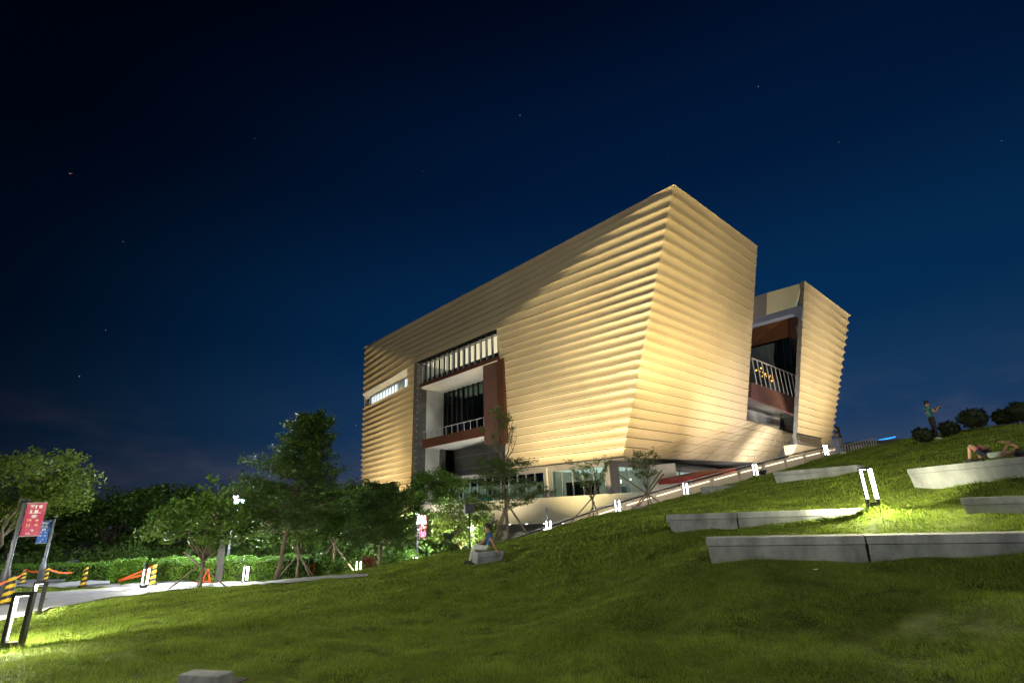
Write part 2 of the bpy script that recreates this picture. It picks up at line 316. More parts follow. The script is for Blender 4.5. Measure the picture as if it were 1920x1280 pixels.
# ------------------------------------------------------------------ the museum
h_ = .9435; zB = 6.489
def zk(k): return zB+h_*(27-k) if k >= 8 else zB+h_*(19+(8-k)*1.21)
def V3(*a): return np.array(a, float)
def on(A, B, z): return A+(B-A)*((z-A[2])/(B[2]-A[2]))
T = atz(1264, 345, zk(0)); Bc = atz(1168, 857, zk(27)); TL = atz(682, 651, zk(0))
O8 = V3(-14.95, 76.2, zk(8)); P8 = atz(930.5, 616.5, zk(8)); O27 = V3(-15.1, 79.6, zk(27)); P27 = V3(-1.0, 62.1, zk(27)); L27 = V3(-29.3, 98.4, zk(27))
TR = atz(1421, 461.5, zk(0)); RB = atz(1400.5, 787.8, zk(21))
nA = V3(-.729, -.684, 0); nB = V3(.687, -.727, 0); dB = V3(.727, .687, 0); iB = V3(-.687, .727, 0); dA = V3(-.684, .729, 0)
museum = empty('museum_building', (10.5, 51, 3), 0, 'large golden museum with scalloped horizontal metal bands, lit by floodlights', 'museum')
museum_inv = V3(-10.5, -51, -3)
def shift(o):     # geometry is drawn in world space; move it under the building's own origin
    o.location = tuple(museum_inv); return o
def sm(t): t = max(0, min(1, t)); return t*t*(3-2*t)
def depthA(x): return .035+.12*sm((x-2)/14)+.24*sm((-17-x)/11)
def depthB(s): return .035+.085*sm(1-s/17.0)
NV = 8
def band(top, bot, off, name='cladding_panel', gap=.35, parent=None):
    V = []; nu = len(top)
    rows = [(-.18, 0.0)]+[(None, t) for t in (0, .075, .0751, .16, .28, .42, .56, .70, .82, .86, .90)]
    for fl, t in rows:
        for j in range(nu):
            d = np.linalg.norm(off[j]); n = off[j]/(d+1e-9)
            base = top[j]*(1-t)+bot[j]*t
            if fl is not None: V.append(base-n*(.10+d*.5)); continue
            o = 0 if t == 0 else .05 if t <= .075 else .04+d*math.sin(pi*min(1, (t-.05)/.86)**.8)+(.03+.45*d)*max(0, (t-.82)/.08)**2
            V.append(base-n*o)
    F = [(r*nu+j, r*nu+j+1, (r+1)*nu+j+1, (r+1)*nu+j) for r in range(len(rows)-1) for j in range(nu-1)]
    me = np_mesh(name, V, F); me.shade_smooth()
    e = me.attributes.new('sharp_edge', 'BOOLEAN', 'EDGE')
    for ed in me.edges:
        a, b2 = ed.vertices
        if a//nu == b2//nu and a//nu in (1, 2, 3): e.data[ed.index].value = True
    return shift(link(name, me, M['gold'], museum if parent is None else parent))
def seg(A, B, n): return [A+(B-A)*(i/n) for i in range(n)]
def lineA(k, part):
    z = zk(k); c = on(T, Bc, z)
    if part == 'full':
        cl, crt = on(TL, O8, z), on(T, P8, z); l = on(TL, L27, z)
        return (seg(l, cl, 6)+seg(cl, crt, 14)+seg(crt, c, 14)+[c])
    if part == 'left': return seg(on(TL, L27, z), on(O8, O27, z), 14)+[on(O8, O27, z)]
    if part == 'right': return seg(on(P8, P27, z), c, 20)+[c]
mitre = (nA+nB)/(1+nA@nB)
def offA(pts, corner=True):
    out = [nA*depthA(p[0]) for p in pts]
    if corner: out[-1] = mitre*depthA(pts[-1][0])
    return out
for k in range(0, 8):
    a, b2 = lineA(k, 'full'), lineA(k+1, 'full'); band(a, b2, offA(b2))
def slot_split(k, lo=.0, hi=1., X=763):
    A_, B_ = on(TL, L27, zk(k)), on(O8, O27, zk(k))
    for _ in range(40):
        m_ = (lo+hi)/2
        if proj(A_+(B_-A_)*m_)[0] < X: lo = m_
        else: hi = m_
    return A_, A_+(B_-A_)*lo, B_
for k in range(8, 28):
    a, b2 = lineA(k, 'left'), lineA(k+1, 'left')
    if k < 11:
        _, s1, e1 = slot_split(k); _, s2, e2 = slot_split(k+1); a = seg(s1, e1, 6)+[e1]; b2 = seg(s2, e2, 6)+[e2]
    band(a, b2, offA(b2, False))
for k in range(8, 27):
    a, b2 = lineA(k, 'right'), lineA(k+1, 'right'); band(a, b2, offA(b2))
def rightB(k): z = zk(k); return on(TR, RB, z) if k <= 21 else on(RB, Bc, z)
def offB(pts, s0):
    out = [nB*depthB(np.linalg.norm((p-s0)[:2])) for p in pts]; out[0] = mitre*depthA(s0[0]); return out
for k in range(0, 27):
    c1, c2, r1, r2 = on(T, Bc, zk(k)), on(T, Bc, zk(k+1)), rightB(k), rightB(k+1)
    n = 20; a = seg(c1, r1, n)+[r1]; b2 = seg(c2, r2, n)+[r2]
    o = offB(b2, c2)
    if k >= 20:
        for j in range(1, len(o)): o[j] = o[j]*max(.1, 1-j/n) if k >= 21 else o[j]
    band(a, b2, o)
# lower leaning facet on the right side: flat panels with open joints
dB2 = ray(1790, 932.4); dB2 = V3(dB2[0], dB2[1], 0); dB2 /= np.linalg.norm(dB2)
def b2line(k): return on(RB, Bc, zk(k)) if k <= 27 else Bc
def b2end(k):
    s = b2line(k); lo, hi = 0, 90
    for _ in range(50):
        m_ = (lo+hi)/2; q = proj(s+dB2*m_)
        if q[0] < 1497+(q[1]-815)*.486: lo = m_
        else: hi = m_
    return s+dB2*lo
E21, E26 = plane(1497, 816, RB, np.cross(dB2, Bc-RB)), None
nP = np.cross(dB2, Bc-RB); nP /= np.linalg.norm(nP)
if nP[1] > 0: nP = -nP
rows_b2 = [on(RB, E21, RB[2]-0.0)*0 for _ in range(0)]
nrow = 6
for r in range(nrow):
    k = 21+r
    a0, a1 = b2line(k), b2line(k+1)
    # direction fans slightly so the top row ends on the ledge
    def endp(kk, s):
        q = plane(1497+(kk-21)*4.5, 815+(kk-21)*9.3, RB, nP); return q
    e0, e1 = endp(k, a0), endp(k+1, a1)
    L0, L1 = np.linalg.norm(e0-a0), np.linalg.norm(e1-a1); n = max(2, int(round(L1/3.4)))
    for j in range(n):
        g_ = .075
        p = [a0+(e0-a0)*((j)/n), a0+(e0-a0)*((j+1)/n), a1+(e1-a1)*((j+1)/n), a1+(e1-a1)*(j/n)]
        c = sum(p)/4; q = [c+(x-c)*(1-g_/max(.4, np.linalg.norm(x-c))) for x in p]; dz = (j*7+r*3) % 5*.006
        mb = MB(); mb.hexa([x-nP*.12 for x in q]+[x+nP*dz for x in q]); shift(mb.build('soffit_panel', M['gold'], museum))
mb = MB(); pe = [b2line(21)-nP*.16, plane(1497, 815, RB, nP)-nP*.16, plane(1524, 871, RB, nP)-nP*.16, Bc-nP*.16]; mb.poly(pe); shift(mb.build('soffit_backing', M['darkgrey'], museum))

# second block to the right of the notch
zt2 = 30.75
def zc(k): return zt2-(k*1.21*h_ if k <= 8 else (8*1.21+(k-8))*h_)
CR0 = atz(1595, 591, zc(0)); CR19 = atz(1563, 826, zc(19))
def onedge(start, d, x0, y0, x1, y1):
    lo, hi = 0, 60
    for _ in range(50):
        m_ = (lo+hi)/2; q = proj(start+d*m_); xe = x0+(x1-x0)*(q[1]-y0)/(y1-y0)
        if q[0] > xe: lo = m_
        else: hi = m_
    return start+d*lo
KC = 22
CL0 = onedge(CR0, -dB, 1509, 529, 1497, 790); CL19 = onedge(on(CR0, CR19, zc(18)), -dB, 1509, 529, 1497, 790)
def CLk(k): return on(CL0, CL19, zc(k))
def CRk(k): return on(CR0, CR19, zc(k))
for k in range(0, KC):
    a, b2 = seg(CLk(k), CRk(k), 14)+[CRk(k)], seg(CLk(k+1), CRk(k+1), 14)+[CRk(k+1)]
    if k >= 19: s0 = .62; a = [p for i, p in enumerate(a) if i >= 9]; b2 = [p for i, p in enumerate(b2) if i >= 9]
    o = [nB*(.05+.28*sm(1-np.linalg.norm(p-CRk(k+1))/9)) for p in b2]
    band(a, b2, o)
# dark grille strip and pale underside at the block's foot
mb = MB(); k19l, k19r = CLk(19), CLk(19)+(CRk(19)-CLk(19))*.64; dn = V3(0, 0, -1.5)
mb.hexa([k19l+iB*.25+dn, k19r+iB*.25+dn, k19r+iB*.8+dn, k19l+iB*.8+dn, k19l+iB*.25, k19r+iB*.25, k19r+iB*.8, k19l+iB*.8]); gr = shift(mb.build('grille', M['darkgrey'], museum))
for i in range(34):
    c = k19l+(k19r-k19l)*(.04+.92*i/33)+iB*.16+V3(0, 0, -.85); mb = MB(); mb.box(c, (.12, .12, .9), math.atan2(dB[1], dB[0])); s_ = link('slat', mb.mesh('slat'), M['bark'], gr)
mb = MB(); a = k19l+iB*.3+dn*1.0; b2 = k19r+iB*.3+dn*1.0
mb.hexa([a+iB*1.2+V3(0, 0, -1.6), b2+iB*1.2+V3(0, 0, -1.6), b2+iB*2+V3(0, 0, -1.6), a+iB*2+V3(0, 0, -1.6), a+iB*.1-V3(0, 0, .01), b2+iB*.1-V3(0, 0, .01), b2+iB*2, a+iB*2]); shift(mb.build('block_underside', M['gold'], museum))

# body behind the cladding
core = MB()
def inset(p, n, d=.55): return p-n*d
core.poly([inset(TL, nA), inset(T, mitre), inset(on(T, P8, zk(7.99)), nA), inset(O8, nA)])
core.poly([inset(TL, nA), inset(O8, nA), inset(on(TL, L27, zk(8)), nA)]); core.poly([inset(on(O8, O27, zk(11)), nA), inset(O27, nA), inset(on(O27, O8, 3), nA), inset(on(L27, TL, 3), nA), inset(on(TL, L27, zk(11)), nA)])
_s8, _s11 = slot_split(8)[1], slot_split(11)[1]; core.poly([inset(_s8, nA), inset(O8, nA), inset(on(O8, O27, zk(11)), nA), inset(_s11, nA)])
core.poly([inset(T, mitre), inset(Bc, mitre), inset(P27, nA), inset(P8, nA)])
core.poly([inset(T, mitre), inset(TR, nB), inset(RB, nB), inset(Bc, mitre)])
shift(core.build('inner_wall', M['darkgrey'], museum))
rf = MB(); z0 = zk(0)-.05
ri = [inset(TL, nA, .2), inset(T, mitre, .2), inset(TR, nB, .2), inset(TR, nB, .2)+dA*70-dB*4, TL+dB*30]
rf.poly([(p[0], p[1], z0) for p in ri]); shift(rf.build('roof', M['grey'], museum))
bk = MB(); q1, q2 = V3(*(TR+iB*.4)), TR+dA*70-dB*4
bk.quad((TR-nB*.4-dB*.4), (q2[0], q2[1], z0), (q2[0], q2[1], 0), V3(RB[0], RB[1], RB[2])-dB*.4-nB*.3); bk.quad((q2[0], q2[1], z0), (TL+dB*30)*V3(1, 1, 0)+V3(0, 0, z0), (TL+dB*30)*V3(1, 1, 0), (q2[0], q2[1], 0))
bk.quad(inset(TL, nA, .5), (TL+dB*30), (TL+dB*30)*V3(1, 1, 0)+V3(0, 0, -3), V3(L27[0], L27[1], -3)-nA*.5); shift(bk.build('rear_wall', M['grey'], museum))
_c14 = on(CL0, CL19, 14.)+iB*1.6; _e = plane(1483, 587, _c14, nB); _sx = (_e-CL0)@dB+.7
bc = MB(); c1, c2 = CR0-nB*.5, CR0+iB*26; c0 = c1-dB*((c1-CL0)@dB-_sx); c3 = c2-dB*((c2-CL0)@dB-_sx); b1 = V3(*CRk(22))-nB*.5; b0 = b1-dB*((b1-CL0)@dB-_sx)
bc.hexa([b0, b1, V3(c2[0], c2[1], 3), V3(c3[0], c3[1], 3), c0-V3(0, 0, .1), c1-V3(0, 0, .1), c2-V3(0, 0, .1), c3-V3(0, 0, .1)]); shift(bc.build('second_block_body', M['darkgrey'], museum))

# ---- the big opening of the left side
uO = V3(P8[0]-O8[0], P8[1]-O8[1], 0); WO = np.linalg.norm(uO); uO /= WO; nO = V3(-uO[1], uO[0], 0)
if nO[1] < 0: nO = -nO
def OP(u, n, z): return V3(O8[0], O8[1], 0)+uO*u+nO*n+V3(0, 0, z)
def OQ(px, py, n):
    p = plane(px, py, OP(0, n, 0), nO); q = p-V3(O8[0], O8[1], 0); return q@uO, p[2]
def ob(u0, u1, n0, n1, z0, z1, name, m_, parent=None, bev=0):
    mb = MB(); mb.hexa([OP(u0, n0, z0), OP(u1, n0, z0), OP(u1, n1, z0), OP(u0, n1, z0), OP(u0, n0, z1), OP(u1, n0, z1), OP(u1, n1, z1), OP(u0, n1, z1)])
    o = mb.build(name, m_, museum if parent is None else parent)
    return shift(o) if parent is None else o
z8 = zk(8)
za = 20.75; zb = 20.2
# lit gallery behind the glass strip
ob(-.3, WO+1.5, 7.0, 7.2, za, z8, 'gallery_wall', M['wall_in']); ob(-.3, WO+1.5, 1.0, 7.0, z8-.25, z8-.15, 'gallery_ceiling', M['room_warm']); ob(.4, WO+.6, .5, 7, za-.3, za, 'gallery_floor', M['grey'])
ob(-.3, -.1, .6, 7.2, za, z8, 'gallery_end_wall', M['white'])
def glazing(u0, u1, n, z0, z1, step, glass, mull, name='window', md=.16, lean=0):
    first = ob(u0, u1, n+.03, n+.06, z0, z1, name, glass)
    N = max(1, round((u1-u0)/step))
    for i in range(N+1):
        u = u0+(u1-u0)*i/N; mb = MB(); mb.hexa([OP(u-.04, n-md, z0), OP(u+.04, n-md, z0), OP(u+.04, n, z0), OP(u-.04, n, z0), OP(u-.04+lean, n-md, z1), OP(u+.04+lean, n-md, z1), OP(u+.04+lean, n, z1), OP(u-.04+lean, n, z1)])
        link('mullion', mb.mesh('mullion'), mull, first)
    return first
gw = glazing(.9, WO-.1, .6, za, z8-.12, 1.25, M['glass'], M['mullion'], md=.16)
for i in range(16):
    u = 1.2+i*1.22; mb = MB(); mb.hexa([OP(u, .72, za), OP(u+.42, .72, za), OP(u+.42, .78, za), OP(u, .78, za), OP(u, .72, z8-.2), OP(u+.42, .72, z8-.2), OP(u+.42, .78, z8-.2), OP(u, .78, z8-.2)]) if i % 1 == 0 else None
    link('blind', mb.mesh('blind'), M['darkgrey'] if i % 4 else M['grey'], gw)
mb = MB(); mb.bar(OP(.9, .5, z8-.6), OP(WO-.1, .5, z8-.6), .12, .18); link('transom', mb.mesh('transom'), M['mullion'], gw)
mb = MB(); mb.hexa([OP(.9, .66, za), OP(WO, .66, za), OP(WO, .7, za), OP(.9, .7, za), OP(.9, .66, za+.75), OP(WO, .66, za+.75), OP(WO, .7, za+.75), OP(.9, .7, za+.75)]); link('sill_panel', mb.mesh('sill_panel'), M['darkgrey'], gw)
for i, u in enumerate((2.6, 3.9, 7.5, 9.0, 12.2, 13.6, 17.4, 18.6)):
    mb = MB(); mb.ball(OP(u, 4+i % 3, za+.45), (.22, .22, .5)); mb.ball(OP(u, 4+i % 3, za+1.1), .14); shift(mb.build('display_figure', M['frame'], museum, True))
# rust-brown frame
ob(.9, WO+.3, 0.02, .9, zb, za-.01, 'frame_beam', M['corten'])
ob(19.0, WO+1.1, .02, .7, 9.6, zb-.005, 'frame_post', M['corten'])
ob(15.8, 19.0-.004, .28, .9, 9.9, zb-.005, 'frame_panel', mat('mauve_brown_panel', (.090, .044, .034), .6, 0, (.8, (.11, .056, .045), .4, .7)))
ob(.2, WO, .9, 5.4, zb+.005, zb+.2, 'terrace_soffit', M['white'])
ob(.95, WO, .05, .9, zb-.02, zb-.003, 'terrace_soffit', M['white'])
# jamb on the left: dark concrete then white wall
ob(-.8, .15, .05, 1.8, -2, z8-.05, 'jamb', M['darkgrey']); ob(-.5, .10, 1.8, 5.4, 11, zb, 'terrace_wall', M['white'])
for i in range(21):
    mb = MB(); mb.ball(OP(.2, .12, zk(8.4+i)), .07, 6, 4); shift(mb.build('panel_clip', M['steel'], museum))
u2l, zt_f = OQ(798, 823, 1.2); u2r, zt_r = OQ(930, 793, 1.2); zf1 = (zt_f+zt_r)/2; zf0 = OQ(860, 826, 1.2)[1]
ob(.16, WO+.2, 1.2, 1.6, zf0, zf1, 'terrace_fascia', M['corten'])
ob(.16, WO+.2, 1.6, 5.4, zf1-.3, zf1-.1, 'terrace_floor', M['grey'])
ob(.16, WO+.2, 1.6, 7.4, zf0, zf0+.1, 'lower_soffit', M['white'])
# terrace glazing
ob(-.1, WO, 9.5, 9.7, zf1-.1, zb, 'terrace_room_wall', M['bluein']); ob(.1, WO, 5.6, 9.4, zb-.3, zb-.2, 'terrace_room_ceiling', emit('dim_ceiling', (.85, .85, .5), .22))
tg = glazing(.1, 18.5, 5.3, zf1-.1, zb, 1.25, M['darkglass'], M['frame'], md=.25)
for i in range(14):
    u = .5+i*1.25; mb = MB(); mb.hexa([OP(u, 5.5, zf1), OP(u+.7, 5.5, zf1), OP(u+.7, 5.55, zf1), OP(u, 5.55, zf1), OP(u, 5.5, zb-(.1 if i < 4 else 3.4)), OP(u+.7, 5.5, zb-(.1 if i < 4 else 3.4)), OP(u+.7, 5.55, zb-(.1 if i < 4 else 3.4)), OP(u, 5.55, zb-(.1 if i < 4 else 3.4))])
    link('blind', mb.mesh('blind'), M['grey'] if i < 4 else M['darkgrey'], tg)
# railing of the terrace
rl = shift(tag(empty('terrace_railing', (0, 0, 0)), None)); rl.parent = museum
mb = MB(); mb.bar(OP(.5, 1.15, zf1+1.1), OP(17.5, 1.15, zf1+1.1), .07, .07); mb.tube([OP(17.5, 1.15, zf1+1.1), OP(18.6, 1.25, zf1+1.0), OP(19.3, 1.4, zf1+.6)], .04); link('top_rail', mb.mesh('top_rail'), M['steel'], rl)
for i in range(13):
    u = .6+i*1.4; mb = MB(); mb.bar(OP(u, 1.25, zf1-.05), OP(u+.1, 1.12, zf1+1.1), .05, .05); link('post', mb.mesh('post'), M['steel'], rl)
    mb = MB(); mb.quad(OP(u+.08, 1.2, zf1+.12), OP(u+1.3, 1.2, zf1+.12), OP(u+1.3, 1.16, zf1+.95), OP(u+.08, 1.16, zf1+.95)); link('pane', mb.mesh('pane'), M['glass'], rl)
mb = MB(); mb.bar(OP(.5, 2.1, zf1+1.35), OP(17.0, 2.1, zf1+1.35), .05, .05); link('top_rail', mb.mesh('top_rail'), M['steel'], rl)
# lower void
ob(-.3, .12, 1.8, 4.4, 3, zf0, 'side_wall', M['white']); ob(.12, .5, 4.4, 5.2, 3, zf0, 'reveal', M['darkgrey'])
zw = OQ(880, 903, 7.2)[1]
ob(.1, WO+1.2, 7.2, 7.6, zw, zf0, 'void_wall', M['grey']); ob(.1, WO+1.2, 7.0, 7.2, zw-.08, zw+.06, 'wall_trim', M['white'])
ob(17.9, WO+1.3, 1.9, 3.0, zw-.3, zf0, 'column', M['white'])
for zz in (zw+1.9, zw+3.8):
    ob(.5, 17.5, 7.17, 7.199, zz, zz+.05, 'joint_strip', M['white'])
glazing(.3, 7.9, 8.4, 2.9, zw, 1.5, M['darkglass'], M['mullion']); 
ob(-2, WO+3, 12, 12.2, 2.9, 6.4, 'lobby_wall', M['bluein'])
# slot window at the left end
s8a, s8b, _ = slot_split(8); s11a, s11b, _ = slot_split(11)
inA = -nA
mb = MB(); mb.hexa([s8a+V3(0, 0, -.02)-inA*0, s8b+V3(0, 0, -.02), s8b+inA*.9+V3(0, 0, -1.1), s8a+inA*.9+V3(0, 0, -1.1), s8a+V3(0, 0, .1)+inA*.2, s8b+V3(0, 0, .1)+inA*.2, s8b+inA*.9+V3(0, 0, 0), s8a+inA*.9+V3(0, 0, 0)]); shift(mb.build('slot_soffit', M['white'], museum))
mb = MB(); w0 = s11a+inA*.55+(s11b-s11a)*.13; w1 = s11b+inA*.55; hz = 1.75
w0t, w1t = w0+V3(0, 0, hz), w1+V3(0, 0, hz)
slotw = shift(link('slot_window', (lambda q: (q.quad(w0, w1, w1t, w0t), q.mesh('slot_window'))[1])(MB()), M['glass'], museum))
for i in range(13):
    if i in (9, 10): continue
    a = w0+(w1-w0)*(i/13+.008); b2 = w0+(w1-w0)*((i+.66)/13); mb = MB(); mb.hexa([a+inA*.3, b2+inA*.3, b2+inA*.35, a+inA*.35, a+inA*.3+V3(0, 0, hz), b2+inA*.3+V3(0, 0, hz), b2+inA*.35+V3(0, 0, hz), a+inA*.35+V3(0, 0, hz)])
    link('lit_blind', mb.mesh('lit_blind'), M['room_white'], slotw)
for i in range(14):
    a = w0+(w1-w0)*(i/13)-inA*.03; mb = MB(); mb.bar(a, a+V3(0, 0, hz), .1, .12, (1, .3, 0)); link('mullion', mb.mesh('mullion'), M['mullion'], slotw)
mb = MB(); mb.bar(w0t-inA*.05, w1t-inA*.05, .14, .16); link('transom', mb.mesh('transom'), M['mullion'], slotw)
mb = MB(); mb.quad(s11a, s11b, s11b+inA*3, s11a+inA*3); mb.quad(s8b+inA*.3, s11b+inA*.3, s11b+inA*3, s8b+inA*3); mb.quad(w0+inA*1.2-uO*1.5, w1+inA*1.2, w1t+inA*1.2+V3(0, 0, .6), w0t+inA*1.2+V3(0, 0, .6)-uO*1.5); shift(mb.build('slot_sill', M['gold'], museum))

# ---- the notch of the right side
cin = on(CL0, CL19, 14.)
pf = cin+iB*1.6
def PF(px, py, d=0): return plane(px, py, pf+iB*d, nB)
def quad_slab(pts, n, th, name, m_):
    mb = MB(); pts = [V3(*p) for p in pts]; mb.hexa([p+n*th for p in pts]+pts); return shift(mb.build(name, m_, museum))
e1, e2 = PF(1483, 587), PF(1481, 631.5)
def PS(px, py): return plane(px, py, e1, dB)
quad_slab([PF(1409, 746), PF(1492, 778), PF(1492, 745), PF(1409, 716)], iB, .4, 'side_terrace_fascia', mat('plum_brown_panel', (.095, .042, .034), .6, 0, (.8, (.12, .058, .046), .4, .7)))
zfl = PF(1409, 746)[2]; a, b2 = PF(1407, 746), PF(1497, 778)
mb = MB(); mb.hexa([V3(a[0], a[1], zfl), V3(b2[0], b2[1], zfl), V3(b2[0], b2[1], zfl)+iB*9, V3(a[0], a[1], zfl)+iB*9, V3(a[0], a[1], zfl+.3)+iB*.41, V3(b2[0], b2[1], zfl+.3)+iB*.41, V3(b2[0], b2[1], zfl+.3)+iB*9, V3(a[0], a[1], zfl+.3)+iB*9]); shift(mb.build('side_terrace_slab', M['darkgrey'], museum))
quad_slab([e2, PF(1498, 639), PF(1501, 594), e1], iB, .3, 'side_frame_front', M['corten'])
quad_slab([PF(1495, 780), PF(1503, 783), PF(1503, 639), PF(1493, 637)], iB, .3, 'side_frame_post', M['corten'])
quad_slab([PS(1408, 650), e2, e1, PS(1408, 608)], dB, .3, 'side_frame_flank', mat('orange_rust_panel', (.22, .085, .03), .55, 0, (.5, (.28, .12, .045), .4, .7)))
e3 = PF(1480, 713); e4 = V3(e3[0], e3[1], e3[2])
sg = quad_slab([PS(1400, 740), V3(e2[0], e2[1], zfl+.3), e2, PS(1408, 650)], dB, .05, 'side_glazing', M['darkglass'])
fg = quad_slab([V3(e2[0], e2[1], zfl+.3), V3(*PF(1495, 700)[:2], zfl+.3), PF(1495, 638), e2], iB, .05, 'side_glazing', M['darkglass'])
for i in range(7):
    t_ = i/6; a = e2*(1-t_)+PS(1408, 650)*t_-dB*.06; b2 = V3(a[0], a[1], zfl+.3)+iB*1.6; mb = MB(); mb.bar(b2, a, .12, .2, (0, .1, 1) if False else tuple(dB)); link('mullion', mb.mesh('mullion'), M['frame'], sg)
for px in (1487.5, 1494):
    a = PF(px, 636, -.05); mb = MB(); mb.bar(V3(a[0], a[1], zfl+.3), a, .1, .12, (1, .3, 0)); link('mullion', mb.mesh('mullion'), M['frame'], fg)
mb = MB(); pA = e2+dB*1.2+iB*.8; mb.quad(V3(pA[0], pA[1], zfl), V3(pA[0], pA[1], zfl)+iB*11, pA+iB*11, pA); mb.quad(V3(pA[0], pA[1], zfl), V3(pA[0], pA[1], zfl)+dB*3, pA+dB*3, pA); shift(mb.build('side_room_wall', mat('grey_curtain', (.16, .19, .18), .8, 0, (2, (.10, .12, .12), .35, .7), stretch=(2, 2, .1)), museum))
# side terrace railing
rs = empty('side_terrace_railing'); rs.parent = museum; shift(rs)
ra, rb_ = PF(1409, 668, -.05), PF(1491, 706, -.05)
rzt = (ra[2]+rb_[2])/2; rzb = PF(1450, 730)[2]
ra = V3(ra[0], ra[1], rzt); rb_ = V3(rb_[0], rb_[1], rzt); 
mb = MB(); mb.bar(ra, rb_, .14, .12); link('top_rail', mb.mesh('top_rail'), M['steel'], rs)
for i in range(11):
    a = ra+(rb_-ra)*(i/10); mb = MB(); mb.bar(V3(a[0], a[1], rzb-.1), a, .09, .12, (1, .3, 0)); link('post', mb.mesh('post'), M['steel'], rs)
    if i < 10:
        b2 = ra+(rb_-ra)*((i+1)/10); mb = MB(); mb.quad(V3(a[0], a[1], rzb)+dB*.06, V3(b2[0], b2[1], rzb)-dB*.06, b2-dB*.06-V3(0, 0, .1), a+dB*.06-V3(0, 0, .1)); link('pane', mb.mesh('pane'), M['glass'], rs)
# parapet band on top of the notch
quad_slab([plane(1437, 590, CL0+dB*.3, dB), plane(1493, 573.5, CL0+dB*.3, dB), plane(1502, 531, CL0+dB*.3, dB), plane(1438, 549, CL0+dB*.3, dB)], dB, .3, 'parapet_panel', mat('yellow_lit_render', (.55, .52, .36), .8, 0, (.5, (.5, .47, .33), .4, .7)))  # yellow light falling on this stretch is painted into its colour
quad_slab([plane(1400, 606, CL0+dB*.32, dB), plane(1436.9, 590, CL0+dB*.32, dB), plane(1437.9, 549, CL0+dB*.32, dB), plane(1400, 560, CL0+dB*.32, dB)], dB, .3, 'parapet_panel', M['grey'])
quad_slab([plane(1400, 612, CL0+dB*.4, dB), plane(1486, 588, CL0+dB*.4, dB), plane(1493, 573.5, CL0+dB*.4, dB), plane(1400, 601, CL0+dB*.4, dB)], dB, 1.5, 'parapet_beam', mat('slate_blue_beam', (.12, .14, .22), .6, 0, (.6, (.15, .17, .25), .4, .7)))
quad_slab([plane(1486, 589, CL0+dB*.4, dB), plane(1502, 600, CL0+dB*.4, dB), plane(1505, 575, CL0+dB*.4, dB), plane(1493, 573, CL0+dB*.4, dB)], dB, .5, 'parapet_beam', bpy.data.materials['slate_blue_beam'])
mb = MB(); ja = [CLk(i)+dB*.02-nB*.06 for i in range(0, 20)]
for i in range(19): mb.quad(ja[i], ja[i+1], ja[i+1]+iB*.6, ja[i]+iB*.6)
shift(mb.build('notch_jamb', M['darkgrey'], museum))
# below the side terrace
quad_slab([plane(1397, 789, pf+iB*4, nB), plane(1443, 802, pf+iB*4, nB), plane(1446, 770, pf+iB*4, nB), plane(1397, 750, pf+iB*4, nB)], iB, .3, 'lower_wall', mat('cool_white_render', (.55, .60, .72), .8, 0, (.5, (.5, .54, .65), .4, .7)))
quad_slab([plane(1442, 802, pf+iB*4.3, nB), plane(1461, 808, pf+iB*4.3, nB), plane(1464, 775, pf+iB*4.3, nB), plane(1446, 770, pf+iB*4.3, nB)], iB, .3, 'lower_wall', M['white'])
quad_slab([plane(1460, 810, pf+iB*5, nB), plane(1502, 820, pf+iB*5, nB), plane(1502, 760, pf+iB*5, nB), plane(1460, 765, pf+iB*5, nB)], iB, .3, 'lower_glazing', M['bluein'])
mb = MB(); l0, l1 = RB+V3(0, 0, .02), plane(1497, 815, RB, nP); mb.quad(l0, l1, l1+iB*8, l0+iB*8); shift(mb.build('ledge', M['gold'], museum))
glints = empty('light_cluster', tuple(PF(1440, 700, 1.0)), 0, 'tiny orange glowing balls standing for reflections at the side terrace railing', 'lights'); pc = PF(1440, 700, 1.0)  # glowing balls stand in for distant street lights mirrored in the glass
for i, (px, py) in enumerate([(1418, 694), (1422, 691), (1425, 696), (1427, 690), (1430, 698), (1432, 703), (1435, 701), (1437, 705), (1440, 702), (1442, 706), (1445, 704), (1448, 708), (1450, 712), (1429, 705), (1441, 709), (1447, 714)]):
    mb = MB(); q = PF(px, py, .9)-pc; mb.ball(q, .07 if i % 3 else .12, 6, 4); link('glint', mb.mesh('glint'), M.get('glint') or M.setdefault('glint', emit('orange_bulb', (1, .42, .05), 7)), glints)  # orange_bulb is the glow of mirrored street lights, no bulbs stand here

# ---- ground storey
zf = 3.0
Gc = atz(1148, 928, zf); az1 = radians(180-41); az2 = radians(50)
gl = V3(cos(az1), sin(az1), 0); gr2 = V3(cos(az2), sin(az2), 0)
zs = 6.35
def gp(d, s, z, inn=0):
    n_ = V3(-d[1], d[0], 0)
    if n_[1] < 0: n_ = -n_
    p = Gc+d*s+n_*inn; return V3(p[0], p[1], z)
def wallrun(d, s0, s1, inn0, inn1, z0, z1, name, m_, parent=museum):
    mb = MB(); mb.hexa([gp(d, s0, z0, inn0), gp(d, s1, z0, inn0), gp(d, s1, z0, inn1), gp(d, s0, z0, inn1), gp(d, s0, z1, inn0), gp(d, s1, z1, inn0), gp(d, s1, z1, inn1), gp(d, s0, z1, inn1)])
    o = mb.build(name, m_, parent); return shift(o) if parent is museum else o
